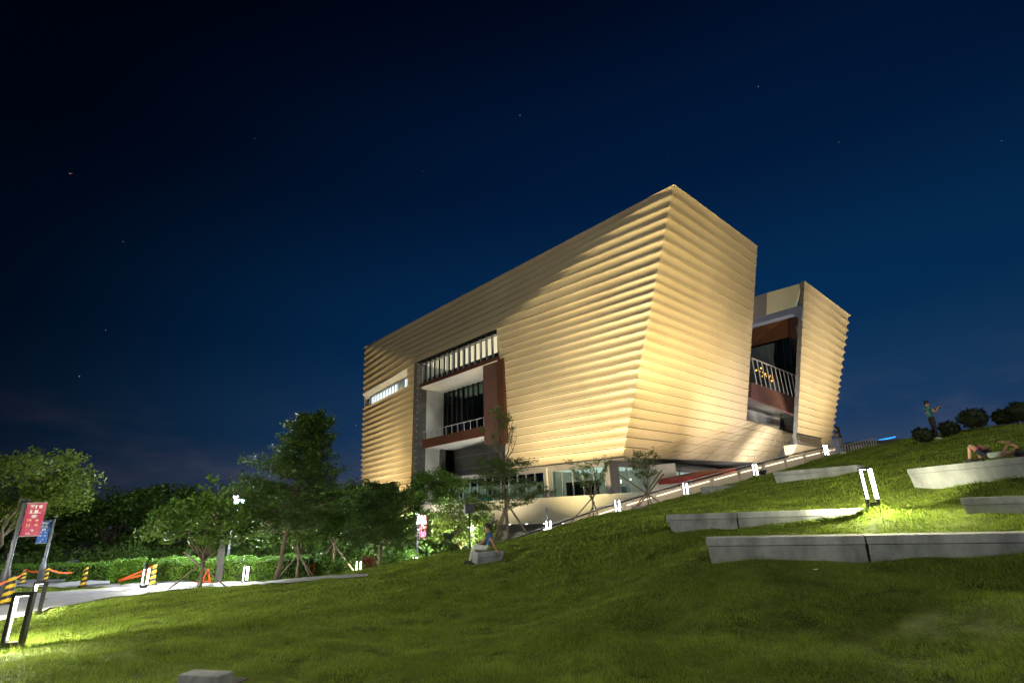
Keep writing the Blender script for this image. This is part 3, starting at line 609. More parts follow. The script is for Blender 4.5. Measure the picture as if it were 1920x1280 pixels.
# soffit under the golden body
mb = MB(); sp = [Bc, b2end(26.9) if False else Bc+dB2*45, Bc+dB2*45+iB*30, V3(L27[0], L27[1], zB)+iB*5, V3(L27[0], L27[1], zB), V3(O27[0], O27[1], zB), V3(P27[0], P27[1], zB)]
mb.poly([V3(p[0], p[1], 6.47)-V3(-.02, -.15, 0)*-1 for p in sp]); shift(mb.build('ground_soffit', M['grey'], museum))
_e27 = plane(1524, 871, RB, nP); mb = MB(); mb.quad(Bc-nP*.14, _e27-nP*.14, _e27+iB*26, Bc+iB*26); shift(mb.build('ground_soffit', M['grey'], museum))
wallrun(gl, 0, .55, -.05, .5, zf, zs+.1, 'corner_pier', M['grey']); wallrun(gr2, .02, 1.6, 0, .5, zf, zs+.1, 'corner_pier', M['grey'])
wallrun(gl, .5, 24, -.12, .1, zs-.45, zs+.1, 'storey_beam', M['grey']); wallrun(gr2, 1.5, 34, -.12, .1, zs-.45, zs+.1, 'storey_beam', M['grey'])
def gglaze(d, s0, s1, step, glass, name='shop_window'):
    o = wallrun(d, s0, s1, .05, .08, zf, zs-.45, name, glass); N = round((s1-s0)/step)
    for i in range(N+1):
        s = s0+(s1-s0)*i/N; wallrun(d, s-.05, s+.05, -.12, .05, zf, zs-.45, 'mullion', M['mullion'], o)
    return o
gglaze(gl, .6, 7.4, 1.35, M['glass']); wallrun(gl, 7.4, 8.6, -.02, .4, zf, zs-.45, 'pier', M['grey'])
gglaze(gl, 8.6, 26, 1.3, M['darkglass']); gglaze(gr2, 1.7, 26, 1.7, M['glass'])
# rooms behind
wallrun(gl, -3, 8, 9, 9.2, zf-.1, zs, 'lobby_wall', M['wall_in']); wallrun(gr2, 0, 30, 8, 8.2, zf-.1, zs, 'lobby_wall', M['wall_in'])
wallrun(gl, .2, 8, .8, 9, zs-.35, zs-.3, 'lobby_ceiling', emit('lobby_ceiling_light', (.85, 1, .80), .85)); wallrun(gr2, 2, 26, .8, 8, zs-.35, zs-.3, 'lobby_ceiling', bpy.data.materials['lobby_ceiling_light'])
wallrun(gl, 2.6, 6.8, 1.6, 1.8, zf, zf+1.7, 'door_frame', M['frame']); wallrun(gl, 3.1, 4.6, 1.55, 1.59, zf, zf+1.4, 'door', M['darkglass']); wallrun(gl, 4.8, 6.3, 1.55, 1.59, zf, zf+1.4, 'door', M['darkglass'])
poster = mat('cream_poster', (.62, .62, .42), .7, 0, (.8, (.55, .55, .36), .4, .7), emis=(.8, .78, .45), es=.5)  # faint emission stands in for the light falling on the posters
for i in range(13):
    s = 9.0+i*1.3
    p_ = wallrun(gl, s+.08, s+1.2, .25, .28, zf+.02, zf+(1.9 if i < 5 else 2.0), 'poster', poster)
    if i % 2 == 0:
        mb = MB(); c = gp(gl, s+.6, zf+1.2, .22); n_ = V3(-gl[1], gl[0], 0); mb.poly([c+gl*.27*cos(t_)+V3(0, 0, .42*sin(t_)) for t_ in np.linspace(0, 2*pi, 17)[:-1]]); link('printed_oval', mb.mesh('printed_oval'), M['bluein'] if i % 4 else M['grey'], p_)
wallrun(gl, 8.8, 26, .5, .6, zf, zs-.5, 'dark_lining', M['bluein'])
wallrun(gl, 17, 19, .2, .24, zf, zf+.7, 'green_sign', emit('green_sign', (.02, .45, .18), .5))
for i, s in enumerate((4, 6.5, 9.5, 13, 17)):
    mb = MB(); mb.ball(gp(gr2, s, zf+1.5+(i % 2)*.3, 1.2), .12 if i else .2, 6, 4); shift(mb.build('pendant_lamp', M['led_white'] if i != 1 else M['led'], museum))
mb = MB(); c = gp(gr2, 4.8, zf+.55, 1.3); mb.box(c, (1.6, .7, .8), az2); shift(mb.build('reception_desk', M['darkglass'], museum))

# podium: a cream wall with a recessed basement, and the plaza
pod = MB()
pL = [gp(gl, 34, 0, -1.2), gp(gl, -.6, 0, -1.2), V3(13.6, 47.9, 0), V3(14.5, 42.0, 0)]
plaza = MB(); pz = [V3(p[0], p[1], zf-.02) for p in pL]+[V3(26, 43.5, zf-.02), V3(75, 75, zf-.02), V3(60, 130, zf-.02), V3(-20, 110, zf-.02)]
plaza.poly(pz); plaza.poly([(p[0], p[1], zf-.35) for p in reversed(pz)]); tag(plaza.build('plaza_pavement', M['path']), kind='structure')
pw = empty('podium_wall', (9, 53, -2.9), 0, 'cream concrete podium wall below the glazed ground storey', 'wall')
for i in range(len(pL)-1):
    a, b2 = pL[i], pL[i+1]; Ln = np.linalg.norm(b2-a); n = max(1, int(round(Ln/4.2))); n_ = V3(-(b2-a)[1], (b2-a)[0], 0)/Ln; n_ = n_ if n_[1] > 0 else -n_
    if i == 2: n_ = V3(.98, .15, 0)
    for j in range(n):
        p, q = a+(b2-a)*(j/n)+(b2-a)/Ln*.008, a+(b2-a)*((j+1)/n)-(b2-a)/Ln*.008; mb = MB(); z0 = .55 if i < 1 else -2.8
        mb.hexa([V3(p[0], p[1], z0), V3(q[0], q[1], z0), V3(q[0], q[1], z0)+n_*.4, V3(p[0], p[1], z0)+n_*.4, V3(p[0], p[1], zf+.12), V3(q[0], q[1], zf+.12), V3(q[0], q[1], zf+.12)+n_*.4, V3(p[0], p[1], zf+.12)+n_*.4])
        o = mb.build('wall_panel', M['podium'], pw); o.location = (-9, -53, 2.9)
a, b2 = pL[0], pL[1]; n_ = V3(-(b2-a)[1], (b2-a)[0], 0); n_ /= np.linalg.norm(n_); n_ = n_ if n_[1] > 0 else -n_
def pwobj(mb, name, m_):
    o = mb.build(name, m_, pw); o.location = (-9, -53, 2.9); return o
mb = MB(); mb.quad(a+n_*3+V3(0, 0, -2.9), b2+n_*3+V3(0, 0, -2.9), b2+n_*3+V3(0, 0, .6), a+n_*3+V3(0, 0, .6)); pwobj(mb, 'basement_wall', M['grey'])
mb = MB(); mb.hexa([a+V3(0, 0, .45), b2+V3(0, 0, .45), b2+n_*3+V3(0, 0, .45), a+n_*3+V3(0, 0, .45), a+V3(0, 0, .549), b2+V3(0, 0, .549), b2+n_*3+V3(0, 0, .549), a+n_*3+V3(0, 0, .549)]); pwobj(mb, 'basement_ceiling', M['white'])
mb = MB(); mb.hexa([a+n_*.1+V3(0, 0, -2.9), b2+n_*.1+V3(0, 0, -2.9), b2+n_*.5+V3(0, 0, -2.9), a+n_*.5+V3(0, 0, -2.9), a+n_*.1+V3(0, 0, -1.2), b2+n_*.1+V3(0, 0, -1.2), b2+n_*.5+V3(0, 0, -1.2), a+n_*.5+V3(0, 0, -1.2)]); pwobj(mb, 'low_wall', M['grey'])
for i in range(7):
    p = a+(b2-a)*(.50+i*.075)+n_*1.2; mb = MB(); mb.ball(p+V3(0, 0, .42), (.16, .16, .05), 8, 4); pwobj(mb, 'downlight', M['led_white'])
    ld = bpy.data.lights.new('downlight_lamp', 'SPOT'); ld.energy = 120; ld.spot_size = radians(110); ld.spot_blend = .6; ld.color = (1, .93, .82); ld.shadow_soft_size = .08
    lo = bpy.data.objects.new('downlight_lamp', ld); col.objects.link(lo); lo.location = tuple(p+V3(0, 0, .3)+n_*.9)
# red canopy beside the ramp, under the golden underside
rc = MB(); a = atw(1298, 893, 52); b2 = atw(1380, 879, 56); rc.hexa([a-V3(0, 0, .55), b2-V3(0, 0, .5), b2-V3(0, 0, .5)+iB*4, a-V3(0, 0, .55)+iB*4, a+V3(0, 0, 0), b2+V3(0, 0, .15), b2+V3(0, 0, .15)+iB*4, a+V3(0, 0, 0)+iB*4])
for q_ in (a+iB*1, b2+iB*1): rc.box((q_[0], q_[1], q_[2]-1.5), (.25, .25, 2.2))
tag(rc.build('canopy', M['red']), 'red slab canopy under the golden overhang beside the ramp', 'canopy')

# ------------------------------------------------------------------ floodlights of the building (fixtures stand on the ground, aimed up)
def aim(o, tgt):
    d = Vector(tgt)-o.location; o.rotation_euler = d.to_track_quat('-Z', 'Y').to_euler()
def flood(pos, tgt, P, colr, size, label, blend=.9, soft=.25, grp='floodlights aimed at the golden cladding', ground=None):
    e = empty('floodlight', tuple(pos), 0, label, 'floodlight', grp)
    d = V3(*tgt)-V3(*pos); d /= np.linalg.norm(d); s_ = np.cross(d, (0, 0, 1)); s_ /= np.linalg.norm(s_); u2 = np.cross(s_, d)
    mb = MB(); c = V3(0, 0, .35); mb.hexa([c-d*.18-s_*.16-u2*.12, c-d*.18+s_*.16-u2*.12, c-d*.18+s_*.16+u2*.12, c-d*.18-s_*.16+u2*.12, c-s_*.24-u2*.18, c+s_*.24-u2*.18, c+s_*.24+u2*.18, c-s_*.24+u2*.18]); link('housing', mb.mesh('housing'), M['frame'], e)
    mb = MB(); c2 = c+d*.01; mb.quad(c2-s_*.2-u2*.14, c2+s_*.2-u2*.14, c2+s_*.2+u2*.14, c2-s_*.2+u2*.14); link('lens', mb.mesh('lens'), M['led_white'], e)
    mb = MB(); mb.box((0, 0, .02), (.3, .3, .04)); mb.bar((-.16, 0, .03), (-.16, 0, .35), .03, .03, (0, 1, 0)); mb.bar((.16, 0, .03), (.16, 0, .35), .03, .03, (0, 1, 0)); link('bracket', mb.mesh('bracket'), M['frame'], e)
    ld = bpy.data.lights.new('flood_lamp', 'SPOT'); ld.energy = P; ld.color = colr; ld.spot_size = radians(size); ld.spot_blend = blend; ld.shadow_soft_size = soft
    lo = bpy.data.objects.new('flood_lamp', ld); col.objects.link(lo); lo.location = tuple(V3(*pos)+V3(0, 0, .35)+d*.1); aim(lo, tgt); return e
WARM = (1, .80, .42); WARM2 = (1, .83, .53)
FW = 'floodlight with warm beam '
flood((17.2, 36.9, Hs(17.2, 36.9)), (15.5, 47, 22), 38000, WARM, 70, FW+'at the lawn edge before the ramp, aimed up the corner')
flood((8.0, 41.6, -2.75), (13.5, 48.5, 22), 24000, WARM, 80, FW+'below the ramp, aimed at the sharp corner')
flood((1.8, 48.8, -2.75), (6.5, 55.5, 17), 21000, WARM, 95, FW+'below the ramp, aimed at the wide left face')
flood((-5.5, 57.0, -2.75), (0, 61.5, 14), 8000, WARM2, 95, FW+'on the low ground, aimed beside the big opening')
flood((-13.5, 64.0, -2.75), (-7, 71.5, 11), 9000, (1, .95, .84), 75, 'added fill light with neutral beam behind the trees, aimed into the big opening')  # added lamp to brighten the recess walls, no known fixture there
flood((24.5, 45.0, zf), (18.5, 53, 18), 16000, WARM, 95, FW+'on the plaza, aimed at the right face near the corner')
flood((33.0, 52.0, zf), (26, 61, 18), 17000, WARM2, 85, FW+'on the plaza, aimed at the far half of the right face')
flood((34.5, 58.5, zf), (30, 65, 14), 4500, (.62, .66, 1.0), 60, 'floodlight with cool white beam on the plaza, aimed beside the notch')
flood((-29.5, 82.5, -2.75), (-22, 90, 14), 24000, WARM2, 100, FW+'behind the trees, aimed at the left end')
flood((-18.0, 73.5, -2.75), (-16, 82, 10), 9500, (1, .74, .30), 80, FW+'behind the trees, aimed beside the dark jamb')
flood((58, 66.5, zf), (50, 76, 20), 34000, WARM2, 85, FW+'on the plaza, aimed at the second block')
flood((47.5, 59.5, zf), (45, 72, 20), 13000, (1, .86, .62), 75, FW+'on the plaza, aimed at the near edge of the second block')
flood((26, 50, zf), (27, 62, 9), 12000, (1, .88, .80), 90, FW+'at the ramp head, aimed at the pale underside')
flood((30, 59, zf), (36, 75, 10), 7000, (1, .90, .84), 100, FW+'behind the ramp, aimed at the middle of the pale underside')
flood((17.5, 47.5, zf), (16, 57, 8), 2200, (1, .82, .70), 100, FW+'near the red canopy, aimed at the low underside')
flood((36.5, 71.0, zf), (41, 81, 11), 12000, (1, .94, .88), 150, FW+'at the ramp head, under its pale point')

# ------------------------------------------------------------------ the ramp with its lit parapet
rt = [(700, 1090, 62), (790, 1062, 54), (860, 1045, 44), (930, 1022, 40), (1000, 1000, 37.6), (1060, 975, 37.2), (1160, 940, 38.5), (1285, 905, 38.4), (1415, 870, 39.2), (1530, 842, 42.0), (1566, 835, 44)]
RT = [aty(px, py, y) for px, py, y in rt]
def resample(P, step):
    P = np.array(P); s = np.r_[0, np.cumsum(np.linalg.norm(np.diff(P, axis=0), axis=1))]; n = max(2, int(round(s[-1]/step))); q = np.linspace(0, s[-1], n+1)
    # gentle smoothing of the corners
    out = np.stack([np.interp(q, s, P[:, i]) for i in range(3)], 1)
    for _ in range(6): out[1:-1] = .25*out[:-2]+.5*out[1:-1]+.25*out[2:]
    return out
RP = resample(RT, 2.4)
ramp = empty('ramp', tuple(RP[len(RP)//2]), 0, 'pale walkway ramp with lit parapet climbing between lawn and museum', 'ramp'); RO = -RP[len(RP)//2]
def rput(mb, name, m_):
    mb.v = [tuple(V3(*v)+RO) for v in mb.v]; return link(name, mb.mesh(name), m_, ramp)
parm = mat('sand_parapet', (.50, .42, .32), .75, 0, (1.2, (.42, .35, .26), .4, .7), .05, 10)
for i in range(len(RP)-1):
    a, b2 = RP[i], RP[i+1]; d = b2-a; n_ = V3(-d[1], d[0], 0); n_ /= np.linalg.norm(n_); n_ = n_ if n_[1] > 0 else -n_; dd = d/np.linalg.norm(d)
    p, q = a+dd*.02, b2-dd*.02
    dn = V3(0, 0, -1.45) if i > 4 else V3(0, 0, -.9)
    mb = MB(); mb.hexa([p+dn, q+dn, q+dn+n_*.14, p+dn+n_*.14, p-V3(0, 0, .10), q-V3(0, 0, .10), q+n_*.14-V3(0, 0, .10), p+n_*.14-V3(0, 0, .10)]); rput(mb, 'parapet_panel', parm)
    mb = MB(); mb.bar(p+dd*.18-n_*.035-V3(0, 0, .30), q-dd*.18-n_*.035-V3(0, 0, .30), .035, .035); rput(mb, 'led_strip', M['led'])
    mb = MB(); mb.bar(a-n_*.05-V3(0, 0, 1.0), a-n_*.05+V3(0, 0, -.1), .05, .05, tuple(dd)); rput(mb, 'parapet_post', M['steel'])
    mb = MB(); mb.hexa([a+V3(0, 0, -1.1)+n_*.15, b2+V3(0, 0, -1.1)+n_*.15, b2+V3(0, 0, -1.1)+n_*3, a+V3(0, 0, -1.1)+n_*3, a+V3(0, 0, -.95)+n_*.15, b2+V3(0, 0, -.95)+n_*.15, b2+V3(0, 0, -.95)+n_*3, a+V3(0, 0, -.95)+n_*3]); rput(mb, 'ramp_slab', M['path'])
    mb = MB(); mb.hexa([p+n_*3+V3(0, 0, -2.2), q+n_*3+V3(0, 0, -2.2), q+n_*3.14+V3(0, 0, -2.2), p+n_*3.14+V3(0, 0, -2.2), p+n_*3+V3(0, 0, -.15), q+n_*3+V3(0, 0, -.15), q+n_*3.14+V3(0, 0, -.15), p+n_*3.14+V3(0, 0, -.15)]) if i > 99 else None
    if i > 99: rput(mb, 'parapet_panel', parm)
mb = MB(); mb.tube([p+V3(0, 0, .02) for p in RP], .045, 8); rput(mb, 'handrail', M['frame'])
mb = MB(); mb.tube([p+V3(0, .35, .10) for p in RP], .03, 8); rput(mb, 'handrail', M['steel'])
# white baluster railing at the head of the ramp and on the terrace behind it
def balusters(pts, hgt, step, label, name='railing'):
    P0 = np.array(pts); e = empty(name, tuple(P0[0]), 0, label, 'railing', None); Q = resample(pts, step)-P0[0]
    mb = MB(); mb.tube([p+V3(0, 0, hgt) for p in Q], .035, 6); link('top_rail', mb.mesh('top_rail'), M['steel'], e); mb = MB(); mb.tube([p+V3(0, 0, .1) for p in Q], .03, 6); link('bottom_rail', mb.mesh('bottom_rail'), M['steel'], e)
    for p in Q:
        mb = MB(); mb.bar(p+V3(0, 0, .1), p+V3(0, 0, hgt), .035, .035, (0, 1, 0)); link('baluster', mb.mesh('baluster'), M['steel'], e)
    return e
ph = atw(1563, 853, 34); pg = atw(1580, 849, 34.5)
balusters([atw(1561, 856, 35), atw(1580, 850, 35.5)], 1.05, .16, 'short pale railing with thin bars beside the standing woman')
balusters([atw(1588, 853, 41), atw(1645, 838, 44)], .8, .45, 'faint white fence on the terrace beyond the hill crest', 'fence')

# ------------------------------------------------------------------ bollard lights
def bollard_parts(e, hgt=.95, wd=.26, far_=False):
    t_ = .05 if far_ else .058; dp = .10 if far_ else .13
    for sx in (-1, 1):
        mb = MB(); mb.box((sx*(wd/2-t_/2), 0, hgt/2-.05), (t_, dp, hgt+.1)); link('post', mb.mesh('post'), M['frame'], e)
        mb = MB()
        if far_: mb.box((sx*(wd/2-t_/2), -dp/2-.006, hgt*.60), (t_*.9, .012, hgt*.72)); mb.box((sx*(wd/2-t_-.006), -.01, hgt*.60), (.012, dp*.5, hgt*.72))
        else: mb.box((sx*(wd/2-t_-.006), 0, hgt*.56), (.008, dp*.3, hgt*.74))
        link('light_strip', mb.mesh('light_strip'), M['bol'], e)
    mb = MB(); mb.box((0, 0, hgt-t_/2+.001), (wd-2*t_-.002, dp-.002, t_)); link('cap', mb.mesh('cap'), M['frame'], e)
    if not far_: mb = MB(); mb.box((0, 0, hgt-t_-.007), (wd-2*t_-.03, dp*.4, .012)); link('light_strip', mb.mesh('light_strip'), M['bol'], e)
    mb = MB(); mb.box((0, 0, .07), (wd-2*t_-.002, dp-.002, .16)); link('base', mb.mesh('base'), M['frame'], e)
M['bol'] = emit('bollard_led', (1, .94, .84), 5)
M['bolfar'] = emit('bollard_led_far', (.95, .97, 1), 14)
bz = []
def bollard(px, py, w, label, rz, P, colr=(1, .93, .72), far=False, wd=.31, hgt=.95):
    p = atw(px, py, w); z = Hs(p[0], p[1]); e = empty('bollard_light', (p[0], p[1], z), rz, label, 'bollard light', 'bollard lights along the lawn')
    if far: s_ = M['bol']; M['bol'] = M['bolfar']
    bollard_parts(e, hgt, wd, far)
    if far: M['bol'] = s_
    ld = bpy.data.lights.new('bollard_lamp', 'POINT'); ld.energy = P; ld.color = colr; ld.shadow_soft_size = .05
    lo = bpy.data.objects.new('bollard_lamp', ld); col.objects.link(lo); lo.location = (p[0], p[1], z+.80)
    return e
bollard(12, 1253, 8.9, 'bollard light with dark frame cut by the left picture edge, nearest of all', .35, 650)
bollard(61, 1160, 15.2, 'bollard light beside the second kink of the path, its top above the grass verge', .25, 650)
bollard(267, 1109, 25, 'bollard light beside the striped post on the path edge', 1.1, 600, far=True)
bollard(457, 1096, 27.5, 'bollard light left of the dark conical tree', 1.1, 600, far=True)
bollard(671, 1083, 35, 'bollard light where the paved path ends at the shrubs', .5, 400, far=True, wd=.34)
bollard(777, 1064, 41, 'bollard light under the red banner post', .4, 300, far=True, wd=.34)
bollard(1029, 1003, 31.5, 'bollard light on the lawn edge below the thin floodlight mast', .3, 150, far=True, wd=.34)
bollard(1159, 966, 33.5, 'bollard light on the lawn edge between the two small twiggy trees', .3, 150, far=True, wd=.36)
bollard(1287, 933, 34, 'bollard light on the lawn edge below the red canopy', .3, 90, far=True, wd=.36)
bollard(1418, 897, 34, 'bollard light on the lawn edge beside the small slanted bench', .3, 90, far=True, wd=.36)
bollard(1552, 863, 37, 'bollard light at the head of the ramp, left of the woman', .3, 90, far=True, wd=.36)
bollard(1632, 924, 12.2, 'tall bright bollard light between the benches on the upper lawn', -.25, 1500, (1, .93, .58), far=True, wd=.27)

# ------------------------------------------------------------------ concrete benches
def bench(px0, py0, w0, px1, py1, w1, label, joints=(), hgt=.47, dp=.62, ext=0, under=.13, e0=.35, e1=.35):
    a, b2 = atw(px0, py0, w0), atw(px1, py1, w1); z = (a[2]+b2[2])/2; a[2] = b2[2] = z
    b2 = b2+(b2-a)*ext; Ln = np.linalg.norm(b2-a); d = (b2-a)/Ln; n_ = V3(-d[1], d[0], 0); n_ = n_ if n_[1] > 0 else -n_
    e = empty('bench', tuple(a), 0, label, 'bench', 'concrete benches set into the slope')
    js = [0]+list(joints)+[1]
    for i in range(len(js)-1):
        s0, s1 = js[i]*Ln+(.012 if i else 0), js[i+1]*Ln-(.012 if i < len(js)-2 else 0); u0 = under*e0 if i == 0 else 0; u1 = under*e1 if i == len(js)-2 else 0
        z1 = -.145
        mb = MB(); mb.hexa([d*s0+V3(0, 0, z1), d*s1+V3(0, 0, z1), d*s1+n_*dp+V3(0, 0, z1), d*s0+n_*dp+V3(0, 0, z1), d*s0, d*s1, d*s1+n_*dp, d*s0+n_*dp]); mb.build('seat_slab', M['concrete'], e, bevel=.012)
        f = n_*.012; mb = MB(); zz = V3(0, 0, z1-.008); zl = V3(0, 0, -hgt-.22)
        mb.hexa([d*(s0+u0*1.3)+n_*under*.9+zl, d*(s1-u1*1.3)+n_*under*.9+zl, d*(s1-u1)+n_*(dp-.05)+zl, d*(s0+u0)+n_*(dp-.05)+zl, d*(s0+.012)+f+zz, d*(s1-.012)+f+zz, d*(s1-.012)+n_*(dp-.02)+zz, d*(s0+.012)+n_*(dp-.02)+zz]); mb.build('bench_base', M['concrete'], e, bevel=.01)
    mb = MB(); mb.hexa([d*.05+n_*.03+V3(0, 0, -.16), d*(Ln-.05)+n_*.03+V3(0, 0, -.16), d*(Ln-.05)+n_*.5+V3(0, 0, -.16), d*.05+n_*.5+V3(0, 0, -.16), d*.05+n_*.03+V3(0, 0, -.14), d*(Ln-.05)+n_*.03+V3(0, 0, -.14), d*(Ln-.05)+n_*.5+V3(0, 0, -.14), d*.05+n_*.5+V3(0, 0, -.14)]); link('bedding_joint', mb.mesh('bedding_joint'), M['darkgrey'], e)
    return e, a, b2, d, n_
B1 = bench(1323, 1008, 9.9, 1920, 999, 8.25, 'longest concrete bench, lowest on the slope at the right edge', (.47,), ext=.16, hgt=.42)
B2 = bench(1250, 969, 13.8, 1670, 946, 12.7, 'concrete bench just above the longest one, below the tall bright light', (.33,), hgt=.33, e0=1.3)
B3 = bench(1800, 935, 10.7, 1920, 926, 9.9, 'stained concrete bench cut by the picture edge, behind the longest bench', (), ext=1.2, hgt=.42)
B4 = bench(1700, 880, 14.6, 1920, 854, 11.4, 'pale concrete bench with a person lying on it', (), ext=.45, hgt=.36, under=.08)
B5 = bench(1450, 889, 20.5, 1605, 866, 18.2, 'dark concrete bench left of the tall bright light, below the woman', (), hgt=.5)
B6 = bench(1313, 915, 26.5, 1408, 905, 25.5, 'small slanted concrete bench beside the ramp under the red canopy', (), hgt=.4)
B7 = bench(1184, 952, 29.5, 1268, 942, 28.5, 'short concrete bench behind the tree with two crossed stakes', (), hgt=.4)
BS = bench(896, 1036, 16.3, 944, 1031, 16.8, 'short concrete bench carrying the seated man', (), hgt=.30, dp=.5)
p = atw(332, 1262, 5.7); q = atw(408, 1259, 5.65)
BN = bench(333, 1268, 5.1, 410, 1263, 5.0, 'end of a concrete bench poking up at the bottom edge', (), hgt=.45, dp=.2, under=.03)

# ------------------------------------------------------------------ grass blades (denser near the camera) and taller tufts
def grass(n, r0, r1, a0, a1, hmean, wmean, name, clump=0):
    u = rng.random(n); D = r0*(r1/r0)**(u**.85); A = rng.uniform(radians(a0), radians(a1), n)
    x = D*np.sin(A); y = D*np.cos(A)
    yb = np.interp(x, BACK[:, 0], BACK[:, 1], left=60, right=70); ok = (y < yb+.2)
    # keep off the path
    x, y, D = x[ok], y[ok], D[ok]; px = x; n = len(x)
    z = H(x, y); k = np.maximum(1, D/9)**.8
    pat = .8+.3*np.sin(x*1.3+2*np.sin(y*.8))*np.sin(y*1.7+x*.4)+.45*np.sin(x*9.1+2*np.sin(y*5))*np.sin(y*8.3+1.7*np.sin(x*6.1))*np.clip(14/D, 0, 1)
    clp = np.sin(x*3.7+1.9*np.sin(y*2.3))*np.sin(y*4.4+1.3*np.sin(x*2.9)); pat = np.clip(pat+.35*clp, .12, 2); hh = hmean*rng.uniform(.5, 1.3, n)*pat*k**.35; ww = wmean*rng.uniform(.6, 1.3, n)*k; th = rng.uniform(0, 2*pi, n); le = (rng.normal(0, .5, (n, 2))+np.stack([.5*np.sin(x*2.1+y), .5*np.cos(y*1.9-x)], 1))*hh[:, None]
    c, s_ = np.cos(th)*ww/2, np.sin(th)*ww/2
    V = np.empty((n, 3, 3)); V[:, 0] = np.stack([x-c, y-s_, z-.01], 1); V[:, 1] = np.stack([x+c, y+s_, z-.01], 1); V[:, 2] = np.stack([x+le[:, 0], y+le[:, 1], z+hh], 1)
    return V
def offpath(V):
    P = V[:, 0]; keep = np.ones(len(P), bool)
    for poly in PATHS:
        q = np.array(poly); x, y = P[:, 0], P[:, 1]; ins = np.zeros(len(P), bool); j = len(q)-1
        for i in range(len(q)):
            c = ((q[i, 1] > y) != (q[j, 1] > y)) & (x < (q[j, 0]-q[i, 0])*(y-q[i, 1])/(q[j, 1]-q[i, 1]+1e-12)+q[i, 0]); ins ^= c; j = i
        keep &= ~ins
    return V[keep]
# paved paths: near edge and far edge as surveyed pairs
PATHS = []
def path(near, far, name, m_, n=60, rows=10):
    N = [gnd(*p) for p in near]; Fp = [gnd(*p) for p in far]; N = resample(N, .6); Fp = resample(Fp, .6)
    s1 = np.linspace(0, 1, n); N = np.stack([np.interp(s1, np.linspace(0, 1, len(N)), N[:, i]) for i in range(3)], 1); Fp = np.stack([np.interp(s1, np.linspace(0, 1, len(Fp)), Fp[:, i]) for i in range(3)], 1)
    V = []
    for r in range(rows+1):
        P = N*(1-r/rows)+Fp*(r/rows); z = H(P[:, 0], P[:, 1]); zs_ = np.convolve(np.pad(z, 3, 'edge'), np.ones(7)/7, 'valid'); V += [(P[i, 0], P[i, 1], max(z[i], zs_[i])+.05) for i in range(n)]
    F = [(r*n+i, r*n+i+1, (r+1)*n+i+1, (r+1)*n+i) for r in range(rows) for i in range(n-1)]
    me = np_mesh(name, V, F); me.shade_smooth(); o = link(name, me, m_); tag(o, kind='structure'); PATHS.append([tuple(p[:2]) for p in N]+[tuple(p[:2]) for p in Fp[::-1]]); return o
path([(-160, 1215), (-60, 1183), (40, 1160), (75, 1150), (150, 1132), (215, 1121), (270, 1110), (350, 1105), (460, 1099), (560, 1093), (640, 1087), (690, 1082)],
     [(-160, 1130), (-60, 1124), (0, 1118), (75, 1113), (150, 1108), (215, 1103), (270, 1092), (350, 1091), (460, 1086), (560, 1083), (640, 1080), (690, 1078)], 'footpath', M['path'])
path([(-120, 1106), (-60, 1104), (0, 1102), (40, 1101), (100, 1101), (170, 1102), (225, 1103)], [(-120, 1080), (-60, 1079), (0, 1077), (40, 1074), (100, 1076), (150, 1083), (225, 1092)], 'footpath', M['path'])
V = np.concatenate([offpath(grass(470000, 3.2, 16, -48, 50, .055, .0070, 'n')), offpath(grass(330000, 13, 42, -50, 52, .055, .014, 'f'))])
me = np_mesh('lawn_grass', V.reshape(-1, 3), np.arange(len(V)*3).reshape(-1, 3)); M['blade'] = leaf_mat('grass_blades', (.060, .115, .010), (.27, .37, .050), .9, .8); go = link('lawn_grass', me, M['blade']); tag(go, 'short mown lawn grass covering the whole slope', 'grass', kind='stuff')
tv = []
for cx_, cy_, R_, n in [(*atw(1632, 926, 12.2)[:2], .35, 500), (*atw(61, 1160, 15.2)[:2], .3, 250), (*atw(15, 1250, 8.9)[:2], .3, 160), (*atw(1690, 905, 14.8)[:2], .4, 200), (*atw(1480, 1000, 11)[:2], .3, 60), (*atw(1400, 1003, 11)[:2], .4, 60), (*atw(954, 1014, 27)[:2], .8, 500), (*atw(515, 1097, 26)[:2], .7, 400), (*atw(375, 1102, 25)[:2], .6, 300)]:
    a = rng.uniform(0, 2*pi, n); r = R_*np.sqrt(rng.random(n)); x = cx_+r*np.cos(a); y = cy_+r*np.sin(a); z = H(x, y); hh = rng.uniform(.05, .19, n); w_ = .006*max(1, cy_/12)
    th = rng.uniform(0, 2*pi, n); le = rng.normal(0, .5, (n, 2))*hh[:, None]; c, s_ = np.cos(th)*w_, np.sin(th)*w_
    tv.append(np.stack([np.stack([x-c, y-s_, z-.01], 1), np.stack([x+c, y+s_, z-.01], 1), np.stack([x+le[:, 0], y+le[:, 1], z+hh], 1)], 1))
tv = np.concatenate(tv); me = np_mesh('grass_tufts', tv.reshape(-1, 3), np.arange(len(tv)*3).reshape(-1, 3)); tag(link('grass_tufts', me, leaf_mat('tuft_blades', (.06, .10, .01), (.15, .2, .03), .9, .8)), 'longer grass tufts at the feet of lights, benches and trees', 'grass', kind='stuff')

